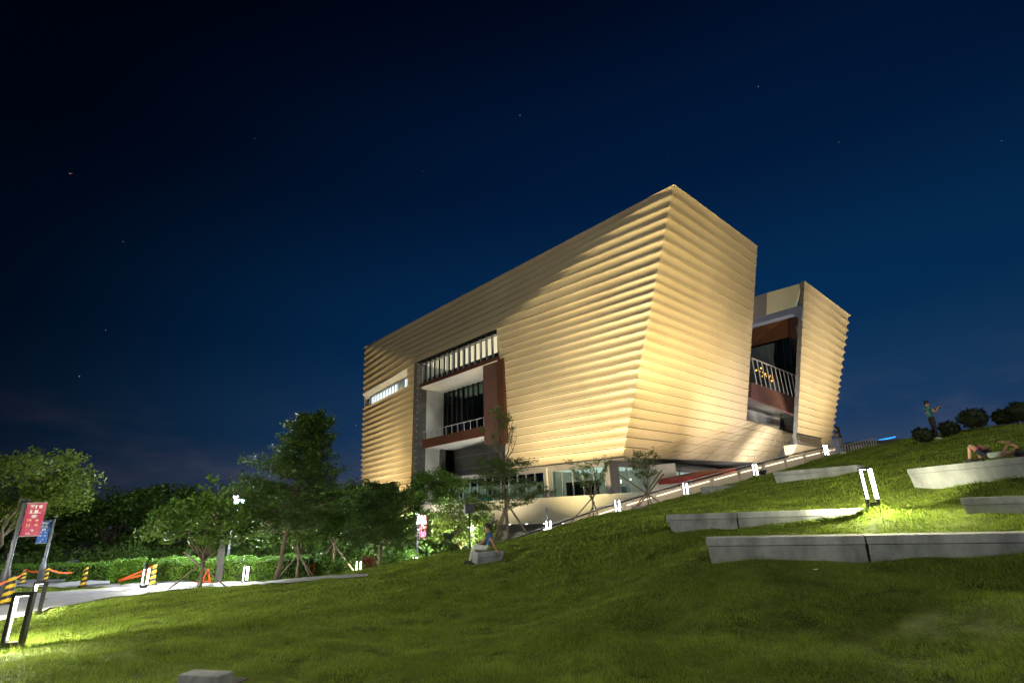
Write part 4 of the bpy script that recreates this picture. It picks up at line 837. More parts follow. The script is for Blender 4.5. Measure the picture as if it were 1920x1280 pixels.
# ------------------------------------------------------------------ trees
def leaves(C, R, n, size, flat=.0, aspect=.5):
    """n leaf quads spread round cluster centres C (k,3) with radii R (k,) or (k,3)"""
    k = len(C); i = rng.integers(0, k, n); R = np.asarray(R, float)
    if R.ndim == 1: R = np.repeat(R[:, None], 3, 1)
    v = rng.normal(0, 1, (n, 3)); v /= np.linalg.norm(v, axis=1)[:, None]; v *= rng.random(n)[:, None]**.45
    P = C[i]+v*R[i]; nr = rng.normal(0, 1, (n, 3)); nr[:, 2] += flat*3; nr /= np.linalg.norm(nr, axis=1)[:, None]
    a = np.cross(nr, rng.normal(0, 1, (n, 3))); a /= np.linalg.norm(a, axis=1)[:, None]; b = np.cross(nr, a); s = size*rng.uniform(.6, 1.35, n)[:, None]
    return np.stack([P-a*s*.5, P+b*s*aspect*.5+a*s*.05, P+a*s*.5, P-b*s*aspect*.5+a*s*.05], 1)
def leaf_mesh(V, name='crown'): return np_mesh(name, V.reshape(-1, 3), np.arange(len(V)*4).reshape(-1, 4))
def wob(a, b, n=5, amp=.06, sag=0):
    a, b = V3(*a), V3(*b); Ln = np.linalg.norm(b-a); out = []
    for i in range(n+1):
        t = i/n; p = a+(b-a)*t; e_ = math.sin(pi*t); out.append(p+V3(random.gauss(0, 1), random.gauss(0, 1), random.gauss(0, .4))*amp*Ln*e_*.5+V3(0, 0, sag*Ln*e_))
    return out
def layered(Ht, tiers, rmax, lean=(0, 0), base=.35, lsize=.13, n=5200, thick=1.0, tr=.09, nbr=6):
    """umbrella-like tiers of near level branches round a straight stem"""
    mb = MB(); st = [V3(lean[0]*t, lean[1]*t, Ht*t) for t in np.linspace(0, 1, 9)]; mb.tube([p+V3(random.gauss(0, .02), random.gauss(0, .02), 0) if 0 < i < 8 else p for i, p in enumerate(st)], [tr*(1-.85*i/8)+.008 for i in range(9)], 8)
    C, R = [], []
    for ti, (hz, rr) in enumerate(tiers):
        s0 = V3(lean[0]*hz, lean[1]*hz, Ht*hz); nb = nbr if rr > .8 else 5; a0 = random.uniform(0, 6)
        for j in range(nb):
            a = a0+2*pi*j/nb+random.uniform(-.35, .35); r = rr*random.uniform(.7, 1.12); up = random.uniform(.06, .50)*r
            s0 = V3(lean[0]*hz, lean[1]*hz, Ht*(hz+random.uniform(-.025, .025))); e = s0+V3(cos(a)*r, sin(a)*r, up); br = wob(s0, e, 6, .08, -.03); mb.tube(br, [max(.008, tr*.33*(1-t/7)) for t in range(7)], 5)
            for q in range(2, 7):
                C.append(br[q]+V3(0, 0, .05)); R.append((.26*r**.5+.05, .26*r**.5+.05, (.07+.03*r)*thick))
                if q >= 2:
                    for sgn in (-1, 1):
                        aa = a+sgn*random.uniform(.6, 1.0); l = r*random.uniform(.22, .4)*(1-.08*q); e2 = br[q]+V3(cos(aa)*l, sin(aa)*l, .08*l+.04); mb.tube([br[q], (br[q]+e2)/2+V3(0, 0, .03), e2], [.012, .009, .005], 4, False)
                        C += [(br[q]+e2)/2, e2]; R += [(.2*r**.5+.03, .2*r**.5+.03, .07*thick)]*2
    return mb, leaves(np.array(C), np.array(R), n, lsize, .8)
def broad(Ht, rc, zc_, n=5200, lsize=.16, tr=.09, limbs=7, fork=.35, squash=.7, lean=(0, 0), clump=.34, ncl=46, lop=0):
    mb = MB(); f = V3(lean[0]*.4, lean[1]*.4, Ht*fork); mb.tube(wob((0, 0, 0), f, 5, .03), [tr, tr*.92, tr*.86, tr*.8, tr*.76, tr*.72], 8)
    C, R = [], []; cc = V3(lean[0], lean[1], zc_)
    ends = []
    for i in range(limbs):
        a = 2*pi*i/limbs+random.uniform(-.3, .3); el = random.uniform(.15, 1.2); r = rc*random.uniform(.65, .95)
        e = cc+V3(cos(a)*cos(el)*r, sin(a)*cos(el)*r, sin(el)*r*squash); br = wob(f, e, 6, .10, .05); mb.tube(br, [max(.012, tr*.6*(1-t/7)) for t in range(7)], 5); ends.append(br)
        for q in (3, 4, 5):
            a2 = a+random.choice((-1, 1))*random.uniform(.5, 1); l = rc*random.uniform(.25, .5); e2 = br[q]+V3(cos(a2)*l, sin(a2)*l, l*random.uniform(-.1, .6)); mb.tube(wob(br[q], e2, 3, .1), [.02, .015, .01, .006], 4); C.append(e2); R.append(clump*rc*.8)
    for i in range(ncl):
        v = rng.normal(0, 1, 3); v /= np.linalg.norm(v); v *= rng.uniform(.55, 1.0); p = cc+v*V3(rc, rc, rc*squash); 
        if lop and p[2] < cc[2]-rc*squash*lop: p[2] = cc[2]-rc*squash*lop*random.uniform(.6, 1)
        C.append(p); R.append(clump*rc*random.uniform(.5, 1.1))
    R = np.array(R)[:, None]*np.array([[1, 1, .62]])
    return mb, leaves(np.array(C), R, n, lsize, .45)
def vase(Ht, rc, n=700, lsize=.10, tr=.035, stems=7, fork=.28):
    mb = MB(); f = V3(0, 0, Ht*fork); mb.tube([(0, 0, 0), f*.5, f], [tr, tr*.9, tr*.85], 7); C, R = [], []
    for i in range(stems):
        a = 2*pi*i/stems+random.uniform(-.3, .3); r = rc*random.uniform(.4, 1); e = V3(cos(a)*r, sin(a)*r, Ht*random.uniform(.8, 1)); mid = f*.45+e*.55+V3(0, 0, -.02)+V3(cos(a), sin(a), 0)*r*.05; br = [f, f*.6+mid*.4, mid, mid*.5+e*.5, e]; mb.tube(br, [tr*.6, tr*.5, tr*.38, tr*.25, .006], 5)
        for q in (1, 2, 3):
            for s_ in range(3):
                a2 = a+random.uniform(-1.4, 1.4); l = rc*random.uniform(.25, .55); b0 = br[q]*.5+br[q+1]*.5; e2 = b0+V3(cos(a2)*l, sin(a2)*l, l*random.uniform(.5, 1.2)); mb.tube([b0, (b0+e2)/2, e2], [.012, .009, .005], 4, False); C += [e2, (b0+e2)/2]; R += [.17, .15]
        C.append(e); R.append(.2)
    return mb, leaves(np.array(C), np.array(R), n, lsize, .2, .45)
def plant(kind, px, py, w, label, leafm, name='tree', rz=0, grp=None, bark='bark', cat='tree', zfix=None, scale=1, **k):
    p = atw(px, py, w); z = Hs(p[0], p[1]) if zfix is None else zfix; e = empty(name, (p[0], p[1], z-.03), rz, label, cat, grp)
    mb, lv = kind(**k); link('trunk', mb.mesh('trunk', True), M[bark], e); link('crown', leaf_mesh(lv), M[leafm], e)
    if scale != 1: e.scale = (scale,)*3
    return e
def stakes(px, py, w, hgt, legs, label, m_='stake', rad=.035, name='tree_stakes'):
    p = atw(px, py, w); z = Hs(p[0], p[1]); e = empty(name, (p[0], p[1], z), 0, label, 'tree stakes', 'timber props tied to young trees')
    for dx, dy, ox, k in legs:
        gz = Hs(p[0]+dx, p[1]+dy)-z; top = V3(ox, 0, hgt*k); mb = MB(); mb.tube([V3(dx, dy, gz-.1), top*1.0+V3(-dx*.06, 0, 0)], rad, 6); link('stake', mb.mesh('stake'), M[m_], e)
    return e
# the tall spare tree in front of the opening
plant(layered, 954, 1016, 27, 'tall slim tree with level tiers and a bare twiggy top before the golden wall', 'leaf_dark', Ht=6.6, tiers=[(.24, 2.4), (.325, 2.3), (.41, 2.1), (.495, 1.9), (.58, 1.2)], rmax=2, n=7200, lsize=.14, lean=(-.35, .1), tr=.085, thick=1.5)
e = empty('bare_branches'); bpy.data.objects.remove(e)
p = atw(954, 1016, 27); tz = Hs(p[0], p[1]); tw = MB(); C = []
for i, (dx, h0, h1) in enumerate([(-1.15, 4.3, 6.3), (.5, 5.2, 6.7), (.75, 4.4, 6.4), (-.55, 5.3, 7.0), (-.2, 5.8, 7.2), (.95, 3.8, 5.6), (.7, 3.9, 6.0), (-.9, 3.9, 5.4), (.35, 4.0, 5.9), (-.3, 4.2, 5.6)]):
    s0 = V3(-.35*h0/6.6, 0, h0); e1 = V3(dx-.3, random.uniform(-.4, .4), h1); br = wob(s0, e1, 5, .08, -.06); tw.tube(br, [.045, .038, .03, .024, .018, .01], 5)
    for q in (2, 3, 4): 
        e2 = br[q]+V3(random.uniform(-.35, .35), random.uniform(-.2, .2), random.uniform(.25, .5)); tw.tube([br[q], e2], [.018, .009], 4); C.append(e2) if i in (0, 1, 2, 3, 4) else None
par = [o for o in col.objects if o.name == 'tree'][0]
link('branch', tw.mesh('branch', True), M['bark'], par); link('crown', leaf_mesh(leaves(np.array(C), np.full(len(C), .24), 800, .12, .2)), M['leaf_dark'], par)
stakes(954, 1016, 27, 2.3, [(-.95, .3, .05, 1.0), (1.15, -.3, -.1, .92), (-.75, .5, .1, .97)], 'timber props of the tall slim tree behind the seated man', rad=.05)
# two little vase trees on the crest
plant(vase, 1113, 970, 30, 'small twiggy vase-shaped tree left of the pair below the golden corner', 'leaf_dark', Ht=3.35, rc=1.15, n=1700, stems=9, lsize=.115)
plant(vase, 1216, 947, 31, 'small twiggy vase-shaped tree right of the pair, under the pale underside', 'leaf_dark', Ht=3.25, rc=1.0, n=1500, stems=8, lsize=.115)
stakes(1113, 970, 30, 1.35, [(-1.7, -.1, .35, 1.1), (-.35, .3, .1, .6), (.3, -.2, -.05, .9)], 'long slanting prop and short stakes of the left twiggy tree', rad=.035)
stakes(1216, 947, 31, 1.5, [(-1.1, 0, 1.0, 1.35), (-.95, .1, 1.1, 1.2), (.85, 0, -1.6, 1.25), (.3, .3, 0, .6)], 'crossed timber props of the right twiggy tree', rad=.04)
# dark conical tree and its neighbours on the left
plant(layered, 515, 1099, 26, 'tallest dark conical tree with leaning stem, left of the museum', 'leaf_dark', Ht=8.4, tiers=[(.30, 1.9), (.34, 2.6), (.38, 2.3), (.42, 2.8), (.46, 2.5), (.50, 2.6), (.54, 2.2), (.58, 2.2), (.62, 2.5), (.66, 1.9), (.70, 1.6), (.74, 1.5), (.78, 1.5), (.82, 1.35), (.86, 1.2), (.90, 1.2), (.94, 1.1), (.98, 1.0)], rmax=2, n=30000, thick=4.0, nbr=7, lsize=.17, lean=(1.1, .2), tr=.13)
plant(layered, 712, 1076, 31.5, 'spreading dark tiered tree in front of the left golden wall', 'leaf_dark', Ht=5.0, tiers=[(.30, 3.2), (.36, 3.0), (.44, 2.7), (.52, 2.7), (.60, 2.5), (.68, 2.2), (.76, 2.0), (.84, 1.6), (.92, 1.0), (.97, .7)], rmax=2, n=19000, thick=3, nbr=7, lsize=.18, lean=(-.2, .2), tr=.12)
plant(broad, 375, 1102, 25, 'broad bushy green tree propped on crossed timbers beside the path', 'leaf_mid', Ht=4.4, rc=2.55, zc_=3.0, squash=.52, n=9500, lsize=.2, tr=.08, limbs=9, fork=.28, clump=.3, ncl=60, lop=.62)
stakes(375, 1102, 25, 1.9, [(-1.6, -.2, .75, 1.0), (-.5, .6, -.1, .6), (1.6, -.25, -1.0, .9)], 'crossed timber props of the broad bushy tree')
plant(broad, 556, 1090, 29, 'round green tree just behind the dark conical tree', 'leaf_mid', Ht=4.4, rc=2.5, zc_=3.05, squash=.55, n=7500, lsize=.2, limbs=8, fork=.3, ncl=46, lop=.7)
stakes(556, 1090, 29, 2.1, [(-1.5, .4, .5, 1.0), (1.0, -.4, -.5, 1.1), (.9, .5, -.3, .8)], 'thin timber props of the round green tree')
plant(broad, 622, 1067, 36, 'dark green tree on a pale stem between the conical tree and the golden wall', 'leaf_mid', Ht=6.3, rc=2.3, zc_=4.8, squash=.62, n=7500, lsize=.22, limbs=8, fork=.5, ncl=44, tr=.14)
stakes(622, 1067, 36, 3.2, [(-2.0, -.2, .7, 1.0), (2.0, -.2, -1.1, 1.15)], 'two long crossed poles before the pale stem beyond the shrubs', rad=.06)
# large yellow green tree at the left picture edge
plant(broad, -40, 1056, 26.5, 'big yellow-green tree reaching in from the left edge over the banners', 'leaf_light', Ht=6.4, rc=4.3, zc_=5.3, squash=.40, n=15000, lsize=.24, limbs=10, fork=.22, tr=.12, clump=.26, ncl=70, lean=(.5, 0))
# floodlit trees by the museum entrance
plant(broad, 865, 1050, 44, 'bright yellow-green floodlit tree by the ramp foot', 'leaf_light', Ht=6, rc=2.6, zc_=3.8, squash=.95, n=7500, lsize=.24, limbs=8, fork=.28, ncl=42)
plant(broad, 905, 1040, 47, 'small floodlit tree behind the seated man', 'leaf_light', Ht=4, rc=1.9, zc_=3.0, squash=.9, n=4200, lsize=.2, limbs=6, fork=.3, ncl=26)
plant(broad, 822, 1052, 50, 'dark leafy tree before the lower wall of the opening', 'leaf_mid', Ht=9, rc=2.7, zc_=7.2, squash=.8, n=6000, lsize=.27, limbs=7, fork=.45, ncl=34)
plant(broad, 795, 1056, 46, 'floodlit green tree behind the red banner post', 'leaf_light', Ht=4.6, rc=2.2, zc_=3.2, squash=.8, n=5200, lsize=.22, limbs=7, fork=.35, ncl=30)
plant(broad, 735, 1056, 52, 'green tree behind the spreading tiered tree at the foot of the golden wall', 'leaf_mid', Ht=7, rc=3.0, zc_=5.4, squash=.8, n=6500, lsize=.3, limbs=7, fork=.4, ncl=34)
# dark wood behind, each tree its own
wood = []
protos = {}
dk = [(-150, 912, 66), (-60, 905, 62), (30, 900, 70), (110, 905, 64), (170, 912, 74), (225, 905, 66), (285, 895, 70), (340, 893, 62), (395, 905, 72), (450, 898, 60), (500, 905, 74), (560, 900, 66), (600, 905, 60), (650, 892, 70), (675, 912, 56)]
words = ['behind the left edge tree', 'beyond the pink banner', 'beyond the blue banner', 'right of the pink banner', 'above the slanted dark box', 'above the striped post', 'left above the broad bushy tree', 'above the broad bushy tree', 'left of the bright street lamp', 'behind the bright street lamp', 'right of the bright street lamp', 'behind the conical tree', 'in the gap right of the conical tree', 'against the left end of the golden wall', 'low beside the golden wall']
for i, (px, top, w) in enumerate(dk):
    kx = i % 4; pt = atw(px, top, w); hgt = pt[2]+2.75; key = kx
    lab = 'dark tree of the wood '+words[i]
    if key not in protos:
        e = plant(broad, px, top, w, lab, 'leaf_dark', zfix=-2.75, grp='dark trees of the wood behind', Ht=8, rc=4.4, zc_=4.6, squash=.85, n=5200, lsize=.42, limbs=8, fork=.25, tr=.2, clump=.3, ncl=44); e.location = (pt[0], pt[1], -2.75); protos[key] = e
    else:
        e = copy_tree(protos[key]); e['label'] = lab; e.location = (pt[0], pt[1], -2.75)
    s_ = hgt/8.6; e.scale = (s_*1.05, s_*1.05, s_); e.rotation_euler[2] = i*1.3
# pale-limbed tree behind the lamp
plant(vase, 428, 930, 46, 'leafless-limbed tree rising above the bright street lamp', 'leaf_mid', zfix=-2.5, Ht=8.2, rc=2.2, n=1500, lsize=.3, tr=.1, stems=9)
# fill shrubs below the wood (undergrowth nobody could count)
n = 16000; x = rng.uniform(-50, -6, n); y = rng.uniform(46, 60, n); zz = rng.uniform(0, 2.6, n)*rng.uniform(.4, 1, n)
C = np.stack([x, y, -2.6+zz], 1); lv = leaves(C, np.full(n, .4), n, .42, .2); tag(link('undergrowth', leaf_mesh(lv, 'undergrowth'), M['leaf_dark']), 'dark undergrowth at the foot of the wood', 'undergrowth', kind='stuff')

# ------------------------------------------------------------------ hedges and shrubs
def hedge(px0, px1, pyb, w0, w1, hgt, dp, label, leafm='leaf_hedge', n=4500, ls=.13, cat='hedge'):
    a, b2 = atw(px0, pyb, w0), atw(px1, pyb, w1); a[2], b2[2] = Hs(a[0], a[1]), Hs(b2[0], b2[1]); e = empty('hedge', tuple(a), 0, label, cat); d = b2-a; Ln = np.linalg.norm(d[:2]); n_ = V3(-d[1], d[0], 0)/Ln
    if n_[1] < 0: n_ = -n_
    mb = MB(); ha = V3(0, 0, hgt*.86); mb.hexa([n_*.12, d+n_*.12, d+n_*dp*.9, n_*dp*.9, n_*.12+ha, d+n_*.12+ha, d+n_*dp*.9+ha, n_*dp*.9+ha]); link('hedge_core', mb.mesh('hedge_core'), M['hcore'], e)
    s = rng.random(n); side = rng.random(n); q = rng.random(n); wv = .06*np.sin(s*Ln*2.1)+.05*np.sin(s*Ln*5.3+1)
    C = np.where(side[:, None] < .5, d*s[:, None]+n_*(.05+.1*rng.random(n))[:, None]+np.stack([0*q, 0*q, q*hgt*(.98+wv)], 1), d*s[:, None]+n_*(q*dp)[:, None]+np.stack([0*q, 0*q, hgt*(.94+wv)+.06*rng.random(n)], 1))
    link('foliage', leaf_mesh(leaves(C, np.full(n, .07), n, ls, .1, .55), 'foliage'), M[leafm], e); return e
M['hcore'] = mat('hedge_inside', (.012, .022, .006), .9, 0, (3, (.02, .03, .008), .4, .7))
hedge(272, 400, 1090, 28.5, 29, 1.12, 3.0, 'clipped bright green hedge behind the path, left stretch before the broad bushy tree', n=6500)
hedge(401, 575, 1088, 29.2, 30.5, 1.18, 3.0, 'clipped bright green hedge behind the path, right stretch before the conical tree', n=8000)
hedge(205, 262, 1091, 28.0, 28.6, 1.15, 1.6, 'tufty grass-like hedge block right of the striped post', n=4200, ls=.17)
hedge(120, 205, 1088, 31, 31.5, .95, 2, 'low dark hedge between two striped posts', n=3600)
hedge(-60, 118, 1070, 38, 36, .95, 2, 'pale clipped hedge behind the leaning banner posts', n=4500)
def shrub(px, py, w, r, label, leafm, grp, n=900, ls=.13, sq=.75, zfix=None, name='shrub', ball=False):
    p = atw(px, py, w); z = Hs(p[0], p[1]) if zfix is None else zfix; e = empty(name, (p[0], p[1], z), 0, label, 'shrub', grp)
    k = 22; v = rng.normal(0, 1, (k, 3)); v /= np.linalg.norm(v, axis=1)[:, None]; v[:, 2] = np.abs(v[:, 2])*1.5-.45; C = v*np.array([r, r, r*sq])*.72+np.array([0, 0, r*sq*.62])
    if ball:
        v = rng.normal(0, 1, (260, 3)); v /= np.linalg.norm(v, axis=1)[:, None]; C = v*np.array([r, r, r*.8])*rng.uniform(.5, .92, 260)[:, None]+np.array([0, 0, r*.78]); k = 260
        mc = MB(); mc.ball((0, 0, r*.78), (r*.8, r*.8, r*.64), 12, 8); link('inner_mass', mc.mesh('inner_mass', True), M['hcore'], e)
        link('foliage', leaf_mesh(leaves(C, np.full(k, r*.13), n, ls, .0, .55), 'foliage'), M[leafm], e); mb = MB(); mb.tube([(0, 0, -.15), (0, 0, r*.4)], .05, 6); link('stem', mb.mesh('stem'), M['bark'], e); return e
    link('foliage', leaf_mesh(leaves(C, np.full(k, r*.34), n, ls, .15, .55), 'foliage'), M[leafm], e)
    mb = MB(); mb.tube([(0, 0, -.1), (0, 0, r*.5)], .04, 6); [mb.tube([(0, 0, .0), tuple(C[i]*.8)], .012, 4) for i in range(0, k, 2)]; link('stem', mb.mesh('stem'), M['bark'], e)
    return e
gs = 'shrubs bordering the path end'
sl = [(598, 1083, 33, 1.15, 'round green shrub at the path end below the dark stem tree', 'leaf_mid'), (632, 1080, 34.5, 1.0, 'low shrub between the crossed long poles', 'leaf_mid'), (655, 1078, 37, 1.2, 'dark shrub left of the spreading tiered tree', 'leaf_dark'), (690, 1076, 39, 1.1, 'reddish shrub behind the path-end bollard', 'flower'),
      (725, 1074, 38, 1.15, 'bluish green shrub right of the spreading tiered tree', 'leaf_mid'), (752, 1070, 40, 1.2, 'bright shrub below the red banner', 'leaf_hedge'), (770, 1066, 44, 1.2, 'bright shrub right of the red banner post', 'leaf_hedge'), (680, 1060, 44, 1.5, 'tall dark shrub before the columns', 'leaf_dark'), (715, 1060, 46, 1.4, 'mottled shrub behind the bluish one', 'leaf_mid'), (742, 1056, 50, 1.4, 'pale shrub at the foot of the golden wall', 'leaf_hedge'), (575, 1086, 32, .9, 'small shrub beside the orange ring', 'leaf_mid'),
      (240, 1040, 40, 2.0, 'large rounded bush behind the striped posts', 'leaf_dark'), (195, 1040, 42, 1.8, 'large rounded bush above the slanted dark box', 'leaf_dark')]
for s in sl: shrub(s[0], s[1], s[2], s[3], s[4], s[5], gs, n=1100, ls=.17)
gb = 'ball shaped bushes on the hill crest'
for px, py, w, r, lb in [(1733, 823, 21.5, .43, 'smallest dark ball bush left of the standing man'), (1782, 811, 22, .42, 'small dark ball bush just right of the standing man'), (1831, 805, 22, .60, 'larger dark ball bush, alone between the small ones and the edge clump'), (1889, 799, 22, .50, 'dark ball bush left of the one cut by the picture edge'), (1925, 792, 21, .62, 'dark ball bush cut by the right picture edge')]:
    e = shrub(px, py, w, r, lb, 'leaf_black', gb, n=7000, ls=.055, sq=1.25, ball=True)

# ------------------------------------------------------------------ street lamps with banners
def glyph_rows(e, rows, ux, z0, col_m, wscale=1, yy=-.012):
    """print on a banner: short strokes in rows"""
    for (cx_, cz_, w_, h_g, k) in rows:
        mb = MB(); r_2 = random.Random(int(cx_*100+cz_*37)); 
        for s in range(k):
            hor = s % 2; a = r_2.uniform(-.5, .5)*w_; b2 = r_2.uniform(-.5, .5)*h_g
            mb.box((cx_+(0 if hor else a), yy, cz_+(b2 if hor else 0)), (w_ if hor else w_*.16, .004, h_g*.14 if hor else h_g)) if hor else mb.box((cx_+a, yy-.001, cz_), (w_*.16, .004, h_g))
        link('lettering', mb.mesh('lettering'), col_m, e)
M['pink'] = mat('pink_banner_cloth', (.52, .05, .12), .7, 0, (2.2, (.62, .18, .26), .45, .7))
M['blueb'] = mat('blue_banner_cloth', (.03, .12, .50), .7, 0, (2.2, (.08, .25, .62), .45, .7))
M['ink'] = mat('white_print', (.9, .88, .85), .6, 0, (6, (.8, .78, .75), .4, .7)); M['inky'] = mat('pale_yellow_print', (.85, .68, .35), .6, 0, (6, (.8, .6, .3), .4, .7))
def lamp_post(px, py, w, ztop, label, bm=None, bz=(0, 0), bw=.62, side=1, rz=0, lamp=0, ink='ink', head=True, base_r=.12, lx=0):
    p = atw(px, py, w); z = Hs(p[0], p[1]); Hh = ztop-z; e = empty('street_lamp', (p[0], p[1], z), rz, label, 'street lamp', 'street lamps with banners')
    mb = MB(); mb.tube([(0, 0, 0), (0, 0, 1.1), (0, 0, 1.3), (0, 0, Hh)], [base_r, base_r, base_r*.6, base_r*.45], 12); link('post', mb.mesh('post', True), M['pole'], e)
    if head:
        mb = MB(); mb.tube([(0, 0, Hh), (0, 0, Hh+.06)], [.17, .13], 12); link('lamp_head', mb.mesh('lamp_head'), M['pole'], e)
        mb = MB(); mb.ball((0, 0, Hh-.05), (.15, .15, .07), 12, 6); link('lamp_glass', mb.mesh('lamp_glass', True), M['lamp'] if lamp else M['frame'], e)
    if bm:
        z0, z1 = bz[0]-z, bz[1]-z; mb = MB(); x0, x1 = (.14, .14+bw) if side > 0 else (-.14-bw, -.14)
        mb.box(((x0+x1)/2, 0, (z0+z1)/2), (bw, .012, z1-z0)); b_ = link('banner', mb.mesh('banner'), M[bm], e)
        for zz in (z0, z1):
            mb = MB(); mb.tube([(0, 0, zz), ((x1 if side > 0 else x0)*1.03, 0, zz)], .022, 6); link('banner_arm', mb.mesh('banner_arm'), M['steel'], e)
        xm = (x0+x1)/2; hh = z1-z0
        rows = [(xm+bw*.12, z1-hh*.12, bw*.45, hh*.10, 5), (xm-bw*.22, z1-hh*.10, bw*.2, hh*.07, 5), (xm, z1-hh*.27, bw*.62, hh*.11, 6), (xm, z1-hh*.41, bw*.35, hh*.10, 6)]
        glyph_rows(b_, rows, 1, 0, M['ink'])
        rows = [(xm-bw*.2, z1-hh*.53, bw*.17, hh*.06, 5), (xm+bw*.2, z1-hh*.53, bw*.17, hh*.06, 5), (xm-bw*.2, z1-hh*.67, bw*.17, hh*.07, 5), (xm+bw*.2, z1-hh*.67, bw*.17, hh*.07, 5)]
        glyph_rows(b_, rows, 1, 0, M['inky'] if ink == 'ink' else M['ink'])
        glyph_rows(b_, [(xm+bw*.05, z1-hh*.84, bw*.2, hh*.06, 4), (xm-bw*.1, z1-hh*.92, bw*.2, hh*.05, 5)], 1, 0, M['ink'])
    if lamp:
        ld = bpy.data.lights.new('street_lamp_light', 'POINT'); ld.energy = lamp; ld.color = (.86, .94, 1); ld.shadow_soft_size = .12
        lo = bpy.data.objects.new('street_lamp_light', ld); col.objects.link(lo); lo.location = (p[0]+lx, p[1]-.25, z+Hh-.22)
    return e
def zat(px, py, w): return atw(px, py, w)[2]
lamp_post(10, 1080, 21, zat(48, 935, 21), 'nearest banner post, thick grey, with pink banner under the left edge tree', 'pink', (zat(20, 1006, 21), zat(30, 941, 21)), .72, 1, .2, 0, base_r=.15)
lamp_post(80, 1066, 30, zat(97, 968, 30), 'banner post with blue banner behind the nearest one', 'blueb', (zat(80, 1018, 30), zat(80, 975, 30)), .55, -1, .2, 0, ink='w', base_r=.16)
lamp_post(424, 1070, 32.5, zat(425, 928, 32.5), 'brightest white street lamp above the broad bushy tree, with blue banner', 'blueb', (zat(430, 957, 32.5), zat(430, 936, 32.5)), .42, 1, .1, 6500, ink='w')
lamp_post(782, 1048, 44, zat(784, 962, 44), 'street lamp with long crimson banner before the left golden wall', 'pink', (zat(790, 1010, 44), zat(790, 966, 44)), .58, 1, .05, 2500)
lamp_post(884, 1040, 46, zat(884, 984, 46), 'street lamp with white and blue banner behind the seated man', 'blueb', (zat(880, 1022, 46), zat(880, 988, 46)), .5, -1, .05, 2500, ink='w')
# light of the lamps standing outside the left picture edge is what brightens the big tree and the banners: build those lamps too
for i, (X, Y, P, lb) in enumerate([(-15.5, 7.5, 20000, 'street lamp beyond the left edge, nearest to the camera'), (-34, 27, 7000, 'street lamp beyond the left edge, farther along the path')]):
    z = Hs(X, Y); e = empty('street_lamp', (X, Y, z), 0, lb, 'street lamp', 'street lamps with banners'); mb = MB(); hp = 7.5 if i == 0 else 4.6; mb.tube([(0, 0, 0), (0, 0, 1.1), (0, 0, 1.3), (0, 0, hp)], [.16, .16, .1, .07], 10); link('post', mb.mesh('post'), M['pole'], e)
    mb = MB(); mb.ball((0, 0, hp-.05), (.15, .15, .07), 10, 5); link('lamp_glass', mb.mesh('lamp_glass'), M['lamp'], e); ld = bpy.data.lights.new('street_lamp_light', 'POINT'); ld.energy = P; ld.color = (1, .94, .74) if i == 0 else (.92, .96, 1); ld.shadow_soft_size = .12
    lo = bpy.data.objects.new('street_lamp_light', ld); col.objects.link(lo); lo.location = (X, Y, z+hp-.25)
# masts
def mast(px, py, w, ztop, label, box=True, twin=False):
    p = atw(px, py, w); z = min(Hs(p[0], p[1]), ztop-3); e = empty('floodlight_mast', (p[0], p[1], z), 0, label, 'mast', None); Hh = ztop-z
    mb = MB(); mb.tube([(0, 0, 0), (0, 0, Hh)], .07, 8); link('post', mb.mesh('post'), M['frame'], e)
    if box: mb = MB(); mb.box((0, 0, Hh-.1), (.8, .5, .75), .3); link('lamp_housing', mb.mesh('lamp_housing'), M['frame'], e)
    if twin:
        for sx, m_ in ((-.34, M['frame']), (.12, M['lamp'])):
            mb = MB(); mb.ball((sx, -.15, Hh-1.55), (.17, .12, .17), 10, 6); link('lamp_head', mb.mesh('lamp_head', True), m_, e)
        mb = MB(); mb.bar((-.34, -.05, Hh-1.55), (.12, -.05, Hh-1.55), .05, .05); link('bracket', mb.mesh('bracket'), M['frame'], e)
        ld = bpy.data.lights.new('mast_lamp', 'POINT'); ld.energy = 1200; ld.color = (.86, .93, 1); ld.shadow_soft_size = .12; lo = bpy.data.objects.new('mast_lamp', ld); col.objects.link(lo); lo.location = (p[0]+.12, p[1]-.5, z+Hh-1.6)
    return e
mast(881, 1035, 42, zat(882, 950, 42), 'dark mast with box lamp beside the floodlit tree')
mast(1027, 1000, 39, zat(1027, 951, 39), 'thin mast with two round lamp heads, one lit, by the ramp', False, True)
# uplights in the shrubs that light the trees
def uplight(px, py, w, P, colr, label, up=.4):
    p = atw(px, py, w); z = Hs(p[0], p[1]); e = empty('ground_uplight', (p[0], p[1], z), 0, label, 'uplight', 'small uplights under the trees'); mb = MB(); mb.tube([(0, 0, 0), (0, 0, .16)], [.09, .11], 10); link('housing', mb.mesh('housing'), M['frame'], e)
    mb = MB(); mb.tube([(0, 0, .161), (0, 0, .168)], [.09, .09], 10); link('lens', mb.mesh('lens'), M['led_white'], e)
    ld = bpy.data.lights.new('uplight_lamp', 'SPOT'); ld.energy = P*4; ld.color = colr; ld.spot_size = radians(120); ld.spot_blend = .8; ld.shadow_soft_size = .08; lo = bpy.data.objects.new('uplight_lamp', ld); col.objects.link(lo); lo.location = (p[0], p[1], z+.25); lo.rotation_euler = (radians(180), 0, 0)
uplight(850, 1053, 42, 800, (1, .92, .55), 'uplight at the foot of the bright floodlit tree'); uplight(880, 1050, 43, 600, (1, .95, .6), 'uplight right of the bright floodlit tree')
uplight(905, 1042, 44, 450, (1, .95, .65), 'uplight behind the seated man'); uplight(800, 1058, 44, 450, (1, .95, .7), 'uplight behind the crimson banner post'); uplight(700, 1066, 44, 200, (1, .95, .75), 'uplight among the shrubs before the columns')
